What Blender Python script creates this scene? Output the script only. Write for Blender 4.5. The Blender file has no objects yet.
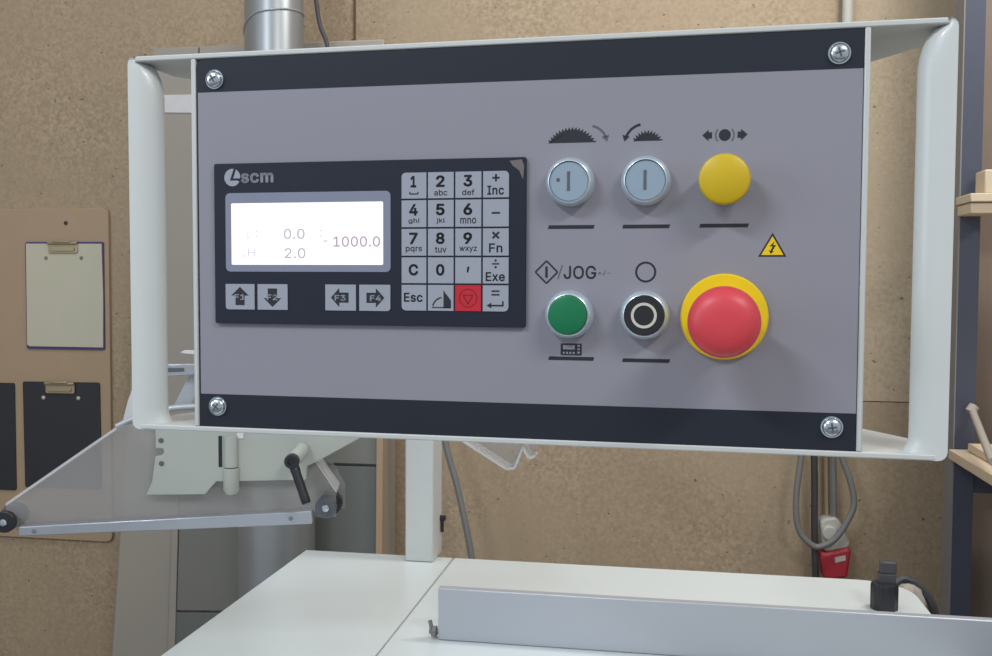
import bpy, bmesh, math, random
from mathutils import Vector, Matrix
random.seed(7)
C = bpy.context.scene
col = C.collection
PI = math.pi

# ------------------------------------------------------------------ camera
CAMZ = 1.37
RT = Vector((0.98490779, 0.17300726, 0.00501414)).normalized()
FW = Vector((-0.17261149, 0.98395993, -0.04503485)).normalized()
UP = RT.cross(FW).normalized()
F = 1000.0
cd = bpy.data.cameras.new('camera'); cam = bpy.data.objects.new('camera', cd); col.objects.link(cam)
cam.matrix_world = Matrix(((RT.x, UP.x, -FW.x, 0), (RT.y, UP.y, -FW.y, 0), (RT.z, UP.z, -FW.z, CAMZ), (0, 0, 0, 1)))
cd.sensor_width = 36; cd.sensor_fit = 'HORIZONTAL'; cd.lens = 36 * F / 992; cd.clip_start = 0.02
C.camera = cam

# ------------------------------------------------------------------ world and lights
w = bpy.data.worlds.new('world'); C.world = w; w.use_nodes = True
bg = w.node_tree.nodes['Background']
bg.inputs[0].default_value = (0.86, 0.93, 1.0, 1); bg.inputs[1].default_value = 0.48
C.view_settings.view_transform = 'Standard'; C.view_settings.look = 'None'
C.view_settings.gamma = 1.0; C.view_settings.use_curve_mapping = False
C.view_settings.exposure = 0.0

def area(name, loc, target, sx, sy, power, colr):
    l = bpy.data.lights.new(name, 'AREA'); l.shape = 'RECTANGLE'; l.size = sx; l.size_y = sy
    l.energy = power; l.color = colr
    o = bpy.data.objects.new(name, l); col.objects.link(o); o.location = loc
    o.rotation_euler = (Vector(target) - Vector(loc)).to_track_quat('-Z', 'Y').to_euler()
    return o
area('ceiling_lamp_right', (1.25, -0.75, 3.0), (-0.1, 0.6, 1.35), 0.9, 0.12, 24, (1.0, 0.98, 0.95))
area('ceiling_lamp_left', (-1.35, -0.95, 3.0), (-0.1, 0.6, 1.35), 0.9, 0.12, 27, (0.84, 0.93, 1.0))
area('ceiling_lamp_by_wall', (1.0, 1.75, 3.15), (0.75, 2.75, 1.7), 0.9, 0.3, 33, (1.0, 0.97, 0.93))
area('ceiling_lamp_back', (-1.0, 1.5, 3.3), (-0.8, 2.2, 0.8), 1.5, 0.3, 10, (1.0, 0.97, 0.94))
area('window_left', (-2.9, -0.6, 2.0), (0.0, 0.8, 1.3), 1.2, 1.2, 16, (0.80, 0.90, 1.0))

# ------------------------------------------------------------------ pixel rays
def ray(px, py): return FW + RT * ((px - 496) / F) + UP * ((328 - py) / F)
CO = Vector((0, 0, CAMZ))
def at(px, py, y):
    v = ray(px, py); return CO + v * (y / v.y)
def onz(px, py, z):
    v = ray(px, py); return CO + v * ((z - CAMZ) / v.z)

# ------------------------------------------------------------------ materials
def lin(c):
    return tuple(((x / 255) / 12.92 if x / 255 <= 0.04045 else ((x / 255 + 0.055) / 1.055) ** 2.4) for x in c) + (1,)
MATS = {}
def mat(name, rgb, rough=0.5, metal=0.0, noise=0.06, scale=40, bump=0.0, bscale=300, spec=0.5, coat=0.0):
    m = bpy.data.materials.new(name); m.use_nodes = True; nt = m.node_tree; b = nt.nodes['Principled BSDF']
    b.inputs['Roughness'].default_value = rough; b.inputs['Metallic'].default_value = metal
    b.inputs['Specular IOR Level'].default_value = spec; b.inputs['Coat Weight'].default_value = coat
    tc = nt.nodes.new('ShaderNodeTexCoord'); n = nt.nodes.new('ShaderNodeTexNoise')
    n.inputs['Scale'].default_value = scale; n.inputs['Detail'].default_value = 4
    nt.links.new(tc.outputs['Object'], n.inputs['Vector'])
    mx = nt.nodes.new('ShaderNodeMix'); mx.data_type = 'RGBA'
    c = lin(rgb); mx.inputs[6].default_value = tuple(v * (1 - noise) for v in c[:3]) + (1,)
    mx.inputs[7].default_value = tuple(min(1, v * (1 + noise)) for v in c[:3]) + (1,)
    nt.links.new(n.outputs['Fac'], mx.inputs[0]); nt.links.new(mx.outputs[2], b.inputs['Base Color'])
    if bump:
        n2 = nt.nodes.new('ShaderNodeTexNoise'); n2.inputs['Scale'].default_value = bscale
        nt.links.new(tc.outputs['Object'], n2.inputs['Vector'])
        bp = nt.nodes.new('ShaderNodeBump'); bp.inputs['Strength'].default_value = bump; bp.inputs['Distance'].default_value = 0.001
        nt.links.new(n2.outputs['Fac'], bp.inputs['Height']); nt.links.new(bp.outputs['Normal'], b.inputs['Normal'])
    MATS[name] = m
    return m
def glow(name, rgb, strength):
    m = bpy.data.materials.new(name); m.use_nodes = True; b = m.node_tree.nodes['Principled BSDF']
    b.inputs['Base Color'].default_value = lin((60, 62, 66)); b.inputs['Emission Color'].default_value = lin(rgb)
    b.inputs['Emission Strength'].default_value = strength; b.inputs['Roughness'].default_value = 0.3
    return m
def clear(name, rgb, alpha, rough=0.08):
    m = bpy.data.materials.new(name); m.use_nodes = True; nt = m.node_tree
    out = nt.nodes['Material Output']; b = nt.nodes['Principled BSDF']
    b.inputs['Base Color'].default_value = lin(rgb); b.inputs['Roughness'].default_value = rough
    tr = nt.nodes.new('ShaderNodeBsdfTransparent'); tr.inputs[0].default_value = (0.93, 0.94, 0.94, 1)
    mx = nt.nodes.new('ShaderNodeMixShader')
    tc = nt.nodes.new('ShaderNodeTexCoord'); n = nt.nodes.new('ShaderNodeTexNoise'); n.inputs['Scale'].default_value = 14
    mr = nt.nodes.new('ShaderNodeMapRange'); mr.inputs[3].default_value = alpha * 0.8; mr.inputs[4].default_value = alpha * 1.2
    nt.links.new(tc.outputs['Object'], n.inputs['Vector']); nt.links.new(n.outputs['Fac'], mr.inputs[0])
    nt.links.new(mr.outputs[0], mx.inputs[0]); nt.links.new(tr.outputs[0], mx.inputs[1]); nt.links.new(b.outputs[0], mx.inputs[2])
    nt.links.new(mx.outputs[0], out.inputs[0])
    return m
def chipboard(name, rgb, dark, light, speck=1.0):
    m = bpy.data.materials.new(name); m.use_nodes = True; nt = m.node_tree; b = nt.nodes['Principled BSDF']
    b.inputs['Roughness'].default_value = 0.75; b.inputs['Specular IOR Level'].default_value = 0.25
    tc = nt.nodes.new('ShaderNodeTexCoord')
    def noise(s, d, stretch=(1, 1, 1)):
        mp = nt.nodes.new('ShaderNodeMapping'); mp.inputs['Scale'].default_value = stretch
        n = nt.nodes.new('ShaderNodeTexNoise'); n.inputs['Scale'].default_value = s; n.inputs['Detail'].default_value = d
        nt.links.new(tc.outputs['Object'], mp.inputs['Vector']); nt.links.new(mp.outputs[0], n.inputs['Vector']); return n
    def ramp(src, p0, p1):
        r = nt.nodes.new('ShaderNodeMapRange'); r.inputs[1].default_value = p0; r.inputs[2].default_value = p1
        nt.links.new(src, r.inputs[0]); return r.outputs[0]
    def mix(f, a, bb):
        x = nt.nodes.new('ShaderNodeMix'); x.data_type = 'RGBA'; nt.links.new(f, x.inputs[0])
        for i, v in ((6, a), (7, bb)):
            if isinstance(v, tuple): x.inputs[i].default_value = v
            else: nt.links.new(v, x.inputs[i])
        return x.outputs[2]
    c1 = mix(ramp(noise(110, 5).outputs['Fac'], 0.30, 0.70), lin(dark), lin(light))
    c2 = mix(ramp(noise(3, 3).outputs['Fac'], 0.25, 0.75), c1, lin(rgb))
    c3 = mix(ramp(noise(80, 2, (1, 1, 1.8)).outputs['Fac'], 0.66, 0.73), c2, lin(light))
    c4 = mix(ramp(noise(62, 1.5, (1, 1, 1.5)).outputs['Fac'], 0.72, 0.79), c3, tuple(v * 0.42 for v in lin(dark)[:3]) + (1,))
    nt.links.new(c4, b.inputs['Base Color'])
    return m

M_white = mat('cream_paint', (198, 200, 198), 0.42, noise=0.03, bump=0.12, bscale=900)
M_handle = mat('handle_paint', (206, 209, 207), 0.32, noise=0.02, bump=0.08, bscale=900, coat=0.15)
M_panel = mat('grey_panel_film', (143, 141, 151), 0.38, noise=0.03, scale=12)
M_black = mat('black_film', (37, 41, 51), 0.5, spec=0.3, noise=0.05)
M_unit = mat('keypad_film', (34, 38, 52), 0.5, spec=0.3, noise=0.05)
M_key = mat('key_film', (156, 160, 172), 0.4, noise=0.03)
M_ink = mat('print_ink', (34, 36, 44), 0.5)
M_inkgrey = mat('faded_print_ink', (92, 92, 102), 0.5)
M_redkey = mat('red_key_film', (196, 32, 48), 0.4)
M_redink = mat('dark_red_ink', (120, 20, 34), 0.5)
M_chrome = mat('chrome', (205, 214, 222), 0.26, 1.0, noise=0.04)
M_satin = mat('satin_bezel', (204, 216, 224), 0.30, 0.55, noise=0.05)
M_lens = mat('button_lens', (146, 164, 180), 0.28, noise=0.04, scale=120)
M_yellow = mat('yellow_plastic', (206, 174, 16), 0.42, noise=0.04)
M_yellow2 = mat('bright_yellow_plastic', (236, 200, 8), 0.42)
M_green = mat('green_plastic', (8, 116, 74), 0.35, noise=0.05)
M_red = mat('red_plastic', (214, 66, 76), 0.42, noise=0.04)
M_blackp = mat('black_plastic', (34, 36, 42), 0.40)
M_ring = mat('off_white_ring', (205, 200, 190), 0.5)
M_screen = glow('lit_screen', (250, 250, 255), 1.15)
M_lcd1 = mat('screen_digit', (214, 206, 222), 0.5); M_lcd2 = mat('screen_digit_faint', (226, 224, 240), 0.5)
M_lcd3 = mat('screen_digit_strong', (150, 120, 136), 0.5)
for m_, c_, s_ in ((M_lcd1, (205, 196, 214), 1.0), (M_lcd2, (224, 220, 238), 1.0), (M_lcd3, (196, 170, 188), 1.0)):
    b_ = m_.node_tree.nodes['Principled BSDF']; b_.inputs['Base Color'].default_value = lin((50, 50, 52)); [m_.node_tree.links.remove(l_) for l_ in list(b_.inputs['Base Color'].links)]; b_.inputs['Emission Color'].default_value = lin(c_); b_.inputs['Emission Strength'].default_value = s_ * 0.8
M_table = mat('white_table_top', (212, 219, 219), 0.28, noise=0.025, scale=5)
M_body = mat('machine_body', (196, 200, 196), 0.5)
M_alu = mat('anodised_aluminium', (182, 186, 194), 0.38, 0.35, noise=0.03, scale=6)
M_alu2 = mat('bright_aluminium', (180, 184, 192), 0.32, 0.6)
M_steel = mat('galvanised_duct', (158, 162, 165), 0.36, 0.55, noise=0.10, scale=9)
M_casing = mat('dusty_grey_casing', (160, 153, 143), 0.6, noise=0.06, scale=5)
M_casing2 = mat('dark_grey_casing', (110, 113, 110), 0.55, noise=0.08, scale=6)
M_casing3 = mat('mid_grey_casing', (126, 125, 119), 0.55, noise=0.08, scale=6)
M_guard = mat('guard_cream', (170, 173, 166), 0.45, noise=0.03)
M_acrylic = clear('clear_acrylic', (185, 180, 178), 0.30)
M_acryedge = clear('acrylic_edge', (225, 225, 226), 0.62)
M_roller = mat('grey_roller', (88, 92, 98), 0.45)
M_wall = chipboard('chipboard', (167, 148, 124), (149, 130, 107), (184, 165, 139))
M_wallr = chipboard('pale_chipboard', (184, 166, 141), (168, 150, 125), (198, 182, 158))
M_hard = mat('hardboard', (172, 148, 122), 0.6, noise=0.05, scale=20)
M_paper = mat('aged_paper', (196, 192, 172), 0.7, noise=0.03, scale=14)
M_clipblk = mat('black_clipboard', (44, 47, 54), 0.5, noise=0.12, scale=14)
M_clipedge = mat('purple_clipboard', (74, 62, 112), 0.5)
M_brass = mat('dull_clip_metal', (176, 162, 134), 0.4, 0.5)
M_bluesteel = mat('dark_blue_steel', (66, 70, 86), 0.5, noise=0.1)
M_greysteel = mat('grey_steel_edge', (126, 124, 124), 0.5)
M_ply = mat('plywood', (204, 186, 160), 0.6, noise=0.06, scale=20)
M_brown = mat('brown_hardboard', (128, 112, 100), 0.6, noise=0.08, scale=10)
M_cable = mat('grey_cable', (122, 122, 120), 0.5)
M_cabled = mat('dark_cable', (66, 66, 70), 0.5)
M_socket = mat('grey_socket_plastic', (186, 184, 176), 0.5)
M_redsock = mat('red_socket_plastic', (172, 44, 56), 0.45)
M_rust = mat('rusty_edge', (104, 74, 52), 0.8)
M_floor = mat('concrete_floor', (132, 130, 126), 0.7, noise=0.1, scale=4)
M_ceil = mat('ceiling_paint', (196, 196, 192), 0.8)
M_tape = mat('white_tape', (212, 210, 212), 0.6)
M_scuffglare = mat('scuff_glare_film', (112, 106, 106), 0.35)  # worn keypad film with the flash glare put into its grey

# ------------------------------------------------------------------ mesh builder
# letter outlines (advance, loops of x,y in thousandths) for the printed legends
GLY = {"+":[453,[[198,34,198,364,255,364,255,34],
[61,172,61,226,391,226,391,172]]],",":[188,[[38,-119,68,71,137,71,84,-119]]],"-":[453,[[337,244,337,188,114,188,114,244]]],".":[188,[[95,-4,83,-3,73,1,63,9,55,18,51,29,50,41,51,53,55,64,63,73,73,81,83,85,95,87,107,85,118,81,128,73,135,64,140,53,141,41,140,29,135,18,128,9,118,1,107,-3]]],"/":[249,[[235,533,71,-76,14,-76,178,533]]],"0":[453,[[227,-7,191,-3,158,7,130,24,105,48,85,77,69,113,57,155,50,202,48,254,50,306,57,353,69,395,85,431,106,461,130,484,159,502,191,512,227,516,262,512,295,502,323,484,348,461,368,431,384,395,396,353,403,306,405,254,403,202,396,155,384,113,368,77,348,48,323,24,295,7,263,-3],
[227,50,250,52,271,60,290,74,306,92,320,116,330,144,338,176,342,213,344,254,342,295,338,332,330,365,320,393,306,416,290,435,271,449,250,457,227,460,203,457,182,449,163,435,147,416,134,393,123,365,115,332,111,295,109,254,111,213,115,176,123,144,134,116,147,92,163,74,182,60,203,52]]],"1":[453,[[76,0,76,55,391,55,391,0],
[276,509,276,0,212,0,212,448,86,358,86,427,198,509]]],"2":[453,[[64,0,64,47,282,282,303,312,311,327,316,341,320,371,319,389,315,405,308,419,298,431,287,441,273,449,258,455,224,460,205,458,188,454,172,447,159,438,148,427,139,413,132,398,128,381,127,362,66,362,68,391,75,418,86,442,102,464,121,482,143,496,168,507,196,513,225,516,254,513,281,507,306,497,328,482,346,465,361,445,372,423,379,398,381,372,377,336,363,299,336,259,294,209,153,60,389,57,389,0]]],"3":[453,[[218,-7,188,-5,159,1,133,10,108,22,88,38,70,57,57,79,48,104,44,132,109,132,112,115,118,100,126,87,137,76,150,66,165,59,182,54,200,51,219,50,239,51,258,55,275,61,291,69,304,80,315,93,323,108,328,125,329,145,328,163,323,180,316,196,306,211,292,223,275,234,254,241,229,246,201,248,157,248,157,299,288,448,70,452,70,509,372,509,372,461,211,278,211,289,247,290,279,286,308,276,333,262,354,244,371,222,383,198,391,173,393,145,390,116,383,90,370,66,354,45,333,27,309,12,281,2,251,-5]]],"4":[453,[[40,105,40,158,247,509,311,509,109,166,413,163,413,105],
[282,0,282,121,282,146,282,318,343,318,343,0]]],"5":[453,[[221,-7,192,-5,165,1,140,11,118,25,99,41,83,60,71,82,63,105,60,130,122,130,125,115,130,102,138,89,148,78,160,68,173,60,188,54,204,51,221,50,241,51,259,56,276,64,291,75,304,89,314,104,322,122,326,141,328,162,326,183,321,203,314,221,303,237,290,251,275,262,257,270,238,275,218,277,184,273,152,262,139,255,128,246,67,253,96,509,366,509,366,452,151,452,134,301,148,311,178,325,194,330,229,334,252,332,274,328,294,321,313,311,330,299,345,285,370,251,379,231,386,210,390,187,391,163,388,132,381,102,369,76,352,52,332,32,309,15,282,3,253,-4]]],"6":[453,[[226,-7,196,-4,168,3,142,15,119,31,100,51,84,74,73,101,66,130,64,162,65,187,71,212,80,239,93,268,112,302,252,509,322,509,151,261,151,270,165,288,184,302,208,311,235,314,265,312,291,305,316,295,337,280,355,262,370,240,380,215,387,187,389,157,387,127,379,98,368,73,352,50,333,30,310,14,284,3,257,-4],
[226,48,245,50,263,55,279,63,293,73,304,86,314,101,322,119,326,137,327,157,326,178,322,196,314,213,304,228,293,241,279,251,263,259,245,264,226,265,207,264,190,259,174,252,160,241,148,229,138,214,131,197,126,179,125,158,126,138,131,119,138,102,148,86,160,73,174,63,190,55,207,50]]],"7":[453,[[97,0,323,448,62,452,62,509,391,509,391,449,165,0]]],"8":[453,[[226,-7,193,-5,163,1,136,11,111,25,91,42,74,62,62,84,54,109,52,135,53,156,58,176,65,195,75,212,87,228,101,241,117,252,134,260,153,265,129,276,109,289,93,308,80,330,73,354,70,380,73,405,79,429,90,450,106,469,124,485,146,498,170,508,197,514,226,516,255,514,282,508,306,498,328,485,346,469,361,450,373,429,379,405,382,380,379,354,372,330,359,308,343,289,323,276,300,267,319,260,335,252,351,241,365,228,377,212,387,195,395,176,399,156,401,135,398,109,391,84,378,62,362,42,341,25,317,11,289,1,259,-5],
[226,49,248,50,267,54,285,60,313,79,323,91,331,106,335,121,337,139,335,157,330,173,322,189,312,202,283,223,265,230,247,234,226,235,206,234,187,230,169,223,140,202,130,189,122,173,117,157,115,139,117,121,121,106,129,91,139,79,167,60,185,54,205,50],
[226,290,244,291,260,294,274,300,287,308,298,318,307,330,314,344,318,359,319,376,318,392,314,407,308,420,299,432,288,442,260,455,244,459,226,460,208,459,192,455,164,442,153,432,138,407,134,392,133,376,134,359,138,344,145,330,154,318,165,308,178,300,193,294,209,291]]],"9":[453,[[226,516,256,513,285,506,310,494,333,478,352,458,368,434,380,408,387,378,389,347,387,322,382,296,373,270,359,240,315,168,200,0,130,0,301,248,302,238,287,221,268,207,245,198,232,195,188,197,161,203,137,214,116,229,98,247,83,269,72,294,66,321,64,352,66,382,73,411,85,436,101,459,120,479,143,494,168,506,196,513],
[226,460,207,459,190,454,174,446,160,435,148,423,138,407,131,390,127,372,125,352,127,331,131,313,138,295,148,280,160,268,174,257,190,250,207,245,226,243,245,245,263,249,279,257,293,267,305,280,322,312,326,330,327,350,326,371,322,390,305,422,293,435,279,446,263,454,245,459]]],":":[188,[[95,-4,83,-3,73,1,63,9,55,18,51,29,50,41,51,53,55,64,63,73,73,81,83,85,95,87,107,85,118,81,128,73,135,64,140,53,141,41,140,29,135,18,128,9,118,1,107,-3],
[95,271,83,272,63,284,55,294,51,304,50,316,51,328,55,339,63,349,73,356,83,360,95,362,107,360,118,356,128,349,135,339,140,328,141,316,140,304,128,284,118,277,107,272]]],"C":[510,[[267,-7,225,-3,186,7,150,25,119,49,92,79,70,115,53,157,44,203,40,254,44,305,53,352,70,393,92,429,119,459,150,484,186,501,225,512,267,516,317,511,362,496,383,485,402,471,419,456,435,438,448,418,459,397,467,373,473,348,408,348,404,365,389,395,380,407,357,428,344,437,330,444,300,453,267,456,237,453,209,445,184,432,161,414,141,391,125,364,113,332,106,295,103,254,106,213,113,177,125,145,141,117,161,94,184,76,210,63,237,56,267,53,300,56,330,65,344,72,369,90,389,114,404,144,408,160,473,160,467,135,459,112,448,91,435,71,420,53,383,24,363,13,317,-2,293,-6]]],"E":[419,[[60,0,60,509,372,509,372,452,125,452,125,286,355,286,355,229,125,229,125,57,375,57,375,0]]],"F":[410,[[60,0,60,509,369,509,369,452,125,452,125,278,346,278,346,221,125,221,125,0]]],"G":[520,[[269,-7,225,-3,185,7,149,25,118,49,91,79,69,116,53,157,43,203,40,254,43,305,53,352,69,393,91,429,117,459,149,484,184,501,223,512,265,516,291,514,316,510,340,504,384,483,403,469,421,453,436,436,449,416,460,395,468,373,474,349,408,349,395,379,378,406,368,417,344,436,330,443,300,453,265,456,236,453,209,445,183,432,160,414,141,392,125,364,113,332,106,295,103,254,106,213,113,177,125,145,141,117,161,95,184,76,210,63,238,56,269,53,296,55,322,61,345,71,365,85,382,102,396,123,407,147,413,173,415,202,434,199,283,199,283,256,478,256,478,200,475,160,466,124,451,91,431,62,406,38,377,19,344,5,308,-4]]],"H":[517,[[60,0,60,509,125,509,125,289,392,289,392,509,457,509,457,0,392,0,392,232,125,232,125,0]]],"I":[300,[[31,0,31,57,118,57,118,452,31,452,31,509,269,509,269,452,183,452,183,57,269,57,269,0]]],"J":[396,[[185,-7,143,-2,106,11,75,33,52,63,38,100,33,145,33,173,98,173,100,117,108,93,122,74,139,61,160,53,185,50,209,53,230,61,248,74,261,93,269,117,272,145,272,509,336,509,336,145,332,100,318,63,294,33,263,11,227,-2]]],"L":[393,[[60,0,60,509,125,509,125,57,361,57,361,0]]],"O":[533,[[267,-7,225,-3,186,7,150,25,119,49,92,79,70,115,53,157,44,203,40,254,44,305,53,352,70,393,92,429,119,459,150,484,186,501,225,512,267,516,309,512,348,501,384,484,415,459,442,429,464,393,480,352,490,305,493,254,490,203,480,157,464,115,442,79,415,49,384,25,348,7,309,-3],
[267,53,296,55,324,63,349,76,372,94,392,116,408,144,420,176,428,213,430,254,428,295,420,332,408,365,392,392,372,415,349,433,324,446,296,453,267,456,237,453,210,445,184,433,161,415,142,392,125,364,113,332,106,295,103,254,106,213,113,176,125,144,142,117,161,94,184,76,210,63,237,55]]],"a":[389,[[160,-9,137,-7,115,-3,94,5,76,15,60,29,48,45,38,63,32,84,30,108,32,128,36,146,43,161,53,174,64,184,92,200,125,211,257,231,271,240,276,257,275,272,272,285,267,297,260,307,251,315,240,322,227,327,212,330,196,331,178,330,163,327,137,316,118,301,104,283,100,274,41,291,51,313,64,331,79,346,95,358,114,368,133,375,173,383,208,384,255,375,271,369,300,350,312,336,322,320,330,301,335,278,337,251,337,0,277,0,277,52,267,43,252,25,242,16,215,1,199,-4],
[170,45,192,47,211,51,228,59,242,68,254,80,263,93,270,108,274,122,276,138,276,190,267,184,221,174,147,163,134,159,112,147,103,139,97,130,93,118,92,105,93,93,96,82,109,64,119,57,142,48]]],"b":[424,[[229,-8,208,-7,189,-3,172,4,147,21,123,50,118,59,112,0,53,0,53,509,114,509,114,319,123,327,137,346,158,364,171,373,188,379,207,383,229,384,259,382,287,374,313,361,335,342,354,320,370,293,381,261,388,227,390,189,388,151,381,116,370,84,355,57,336,34,313,16,288,3,260,-6],
[220,47,242,49,262,55,279,66,294,80,306,97,316,117,323,139,327,163,328,189,327,215,323,239,316,261,307,281,295,298,280,311,262,322,243,328,220,330,198,328,178,322,161,312,147,299,134,282,125,263,118,241,114,216,113,189,114,162,118,138,125,115,135,95,147,78,162,65,179,55,198,49]]],"c":[396,[[207,-8,174,-5,144,3,117,16,93,35,72,58,56,85,44,116,37,150,34,187,37,225,44,260,56,291,72,318,93,341,117,360,144,374,174,382,226,384,260,377,291,364,305,356,330,335,349,308,362,277,303,262,300,272,278,304,270,311,242,325,207,330,184,328,163,321,145,310,130,296,118,278,108,258,102,236,98,212,96,187,102,139,108,117,118,97,130,80,145,66,163,55,184,49,207,46,232,49,253,55,271,66,292,89,301,107,304,117,363,102,350,70,331,43,306,21,292,12,261,-1,244,-5]]],"d":[424,[[195,-8,165,-6,137,3,111,16,89,34,70,57,55,84,43,116,36,151,34,189,36,227,43,261,55,293,70,320,89,342,112,361,137,374,165,382,196,384,218,383,237,379,253,373,278,355,295,336,306,319,311,509,372,509,372,0,313,0,313,59,301,50,287,31,266,12,236,-3,217,-7],
[205,47,226,49,246,55,263,65,278,78,290,95,299,115,306,138,310,162,312,189,310,216,306,241,300,263,290,282,278,299,263,312,246,322,227,328,205,330,182,328,162,322,145,311,130,298,118,281,108,261,102,239,98,215,96,189,98,163,102,139,109,117,118,97,130,80,145,66,162,55,182,49]]],"e":[404,[[212,-8,177,-5,145,3,117,16,92,35,72,58,56,85,44,116,37,150,34,187,36,224,44,258,55,290,71,317,91,340,115,359,142,373,172,382,205,384,226,383,246,380,266,374,285,366,303,355,319,341,334,324,347,305,357,282,365,256,370,227,371,169,75,169,75,221,338,221,310,202,308,226,304,248,298,269,277,301,263,314,246,323,227,328,205,330,183,328,164,323,146,313,131,301,119,286,109,270,102,251,97,231,96,178,98,151,102,127,110,106,121,88,135,73,151,61,169,53,190,48,212,46,241,49,265,58,276,65,294,82,306,105,365,91,358,72,348,55,335,39,320,26,302,14,283,4,261,-3,237,-7]]],"f":[254,[[228,379,228,327,6,327,6,379],
[81,0,82,452,87,470,96,486,107,499,120,510,135,519,169,529,201,530,243,521,227,468,202,474,178,472,164,468,154,460,147,449,143,435,142,0]]],"g":[425,[[207,-151,156,-146,134,-140,114,-132,97,-122,82,-110,59,-84,51,-69,101,-41,122,-66,142,-82,154,-88,169,-93,187,-96,207,-97,236,-95,261,-87,282,-75,298,-58,308,-34,311,-6,311,68,301,60,287,41,266,23,236,10,217,6,195,5,165,7,138,14,113,27,90,43,71,65,55,90,43,120,36,154,34,191,36,229,43,263,55,293,71,320,90,342,112,361,138,374,166,382,196,384,218,383,237,379,253,373,279,356,308,319,313,379,372,379,372,-9,370,-40,363,-67,350,-90,334,-109,314,-124,291,-136,265,-144,237,-149],
[205,59,227,61,246,66,264,75,278,87,290,103,300,121,307,142,311,166,312,193,311,219,307,242,300,264,291,283,279,299,264,312,247,322,227,328,205,330,182,328,163,322,145,312,130,298,118,282,109,262,102,241,98,218,96,193,98,167,102,144,109,123,118,104,131,88,145,76,163,66,183,61]]],"h":[410,[[114,0,53,0,53,509,114,509,114,287,102,287,116,319,132,344,152,362,175,374,200,382,227,384,252,383,275,377,295,369,313,356,328,340,341,321,350,298,355,271,357,240,357,0,296,0,296,235,293,263,286,286,273,304,256,318,235,326,210,329,192,328,176,324,161,317,147,308,136,297,126,283,119,266,115,248]]],"i":[167,[[53,0,53,379,114,379,114,0],
[84,443,73,444,63,448,54,455,47,463,43,472,41,483,43,494,47,504,54,512,63,518,73,522,84,524,95,522,105,518,114,512,121,504,125,494,126,483,125,472,121,463,114,455,105,448,95,444]]],"j":[167,[[53,379,114,379,114,-30,112,-52,108,-72,102,-90,92,-106,80,-119,65,-129,47,-137,27,-141,-10,-143,-10,-87,18,-85,31,-80,40,-72,47,-61,51,-46,53,-29],
[83,443,72,444,62,448,53,455,42,472,41,483,42,494,53,512,62,518,72,522,83,524,95,522,105,518,114,512,125,494,126,483,125,472,114,455,105,448,95,444]]],"k":[381,[[110,137,110,212,121,212,284,379,360,379,184,199],
[53,0,53,509,114,509,114,0],
[294,0,148,186,191,229,372,0]]],"l":[189,[[112,0,91,8,74,20,62,37,55,59,53,84,53,509,114,509,114,83,120,62,135,53,157,52,170,54,181,3,154,-2]]],"m":[610,[[53,0,53,379,112,379,112,295,114,314,122,331,132,346,144,358,172,376,187,382,219,386,245,383,268,375,287,361,303,342,314,320,321,295,312,295,326,329,337,343,350,356,364,366,381,375,398,381,417,385,437,386,458,385,478,380,497,372,514,361,529,346,541,328,550,307,555,283,557,255,557,0,496,0,496,254,493,279,485,298,473,313,456,323,438,329,419,330,402,329,387,326,374,320,363,312,353,302,345,290,336,263,335,0,274,0,274,260,272,280,265,297,253,311,238,322,220,328,199,330,171,326,145,312,135,302,126,289,119,274,115,257,114,0]]],"n":[410,[[114,0,53,0,53,379,112,379,112,287,102,287,116,319,132,344,152,362,175,374,200,382,227,384,252,383,275,377,295,369,313,356,328,340,341,321,350,298,355,271,357,240,357,0,296,0,296,235,293,263,286,286,273,304,256,318,235,326,210,329,192,328,176,324,161,317,147,308,136,297,126,283,119,266,115,248]]],"o":[415,[[207,-8,174,-5,144,3,117,16,93,35,72,58,56,85,44,116,37,150,34,187,37,225,44,260,56,291,72,318,93,341,117,360,144,374,174,382,207,384,241,382,271,374,299,360,323,341,343,318,359,291,371,260,379,225,381,187,379,150,371,116,359,85,343,58,323,35,299,16,271,3,241,-5],
[207,46,231,49,252,55,270,66,285,80,298,97,307,117,314,139,318,163,319,187,318,212,314,236,307,258,298,278,285,296,270,310,252,321,231,328,207,330,184,328,163,321,145,310,130,296,118,278,108,258,102,236,98,212,96,187,102,139,108,117,118,97,130,80,145,66,163,55,184,49]]],"p":[424,[[53,-143,53,379,112,379,112,319,123,327,137,346,158,364,171,373,188,379,207,383,229,384,259,382,287,374,313,361,335,342,354,320,370,293,381,261,388,227,390,189,388,151,381,116,370,84,355,57,336,34,313,16,288,3,260,-6,229,-8,208,-7,189,-3,159,12,147,21,118,59,114,-143],
[220,47,242,49,262,55,279,66,294,80,306,97,316,117,323,139,327,163,328,189,327,215,323,239,316,261,307,281,295,298,280,311,262,322,243,328,220,330,198,328,178,322,161,312,147,299,134,282,125,263,118,241,114,216,113,189,114,162,118,138,125,115,135,95,147,78,162,65,179,55,198,49]]],"q":[424,[[372,-143,311,-143,311,59,301,50,287,31,266,12,236,-3,217,-7,195,-8,165,-6,137,3,111,16,89,34,70,57,55,84,43,116,36,151,34,189,36,227,43,261,55,293,70,320,89,342,112,361,137,374,165,382,196,384,218,383,237,379,253,373,278,355,295,336,307,319,313,379,372,379],
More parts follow.
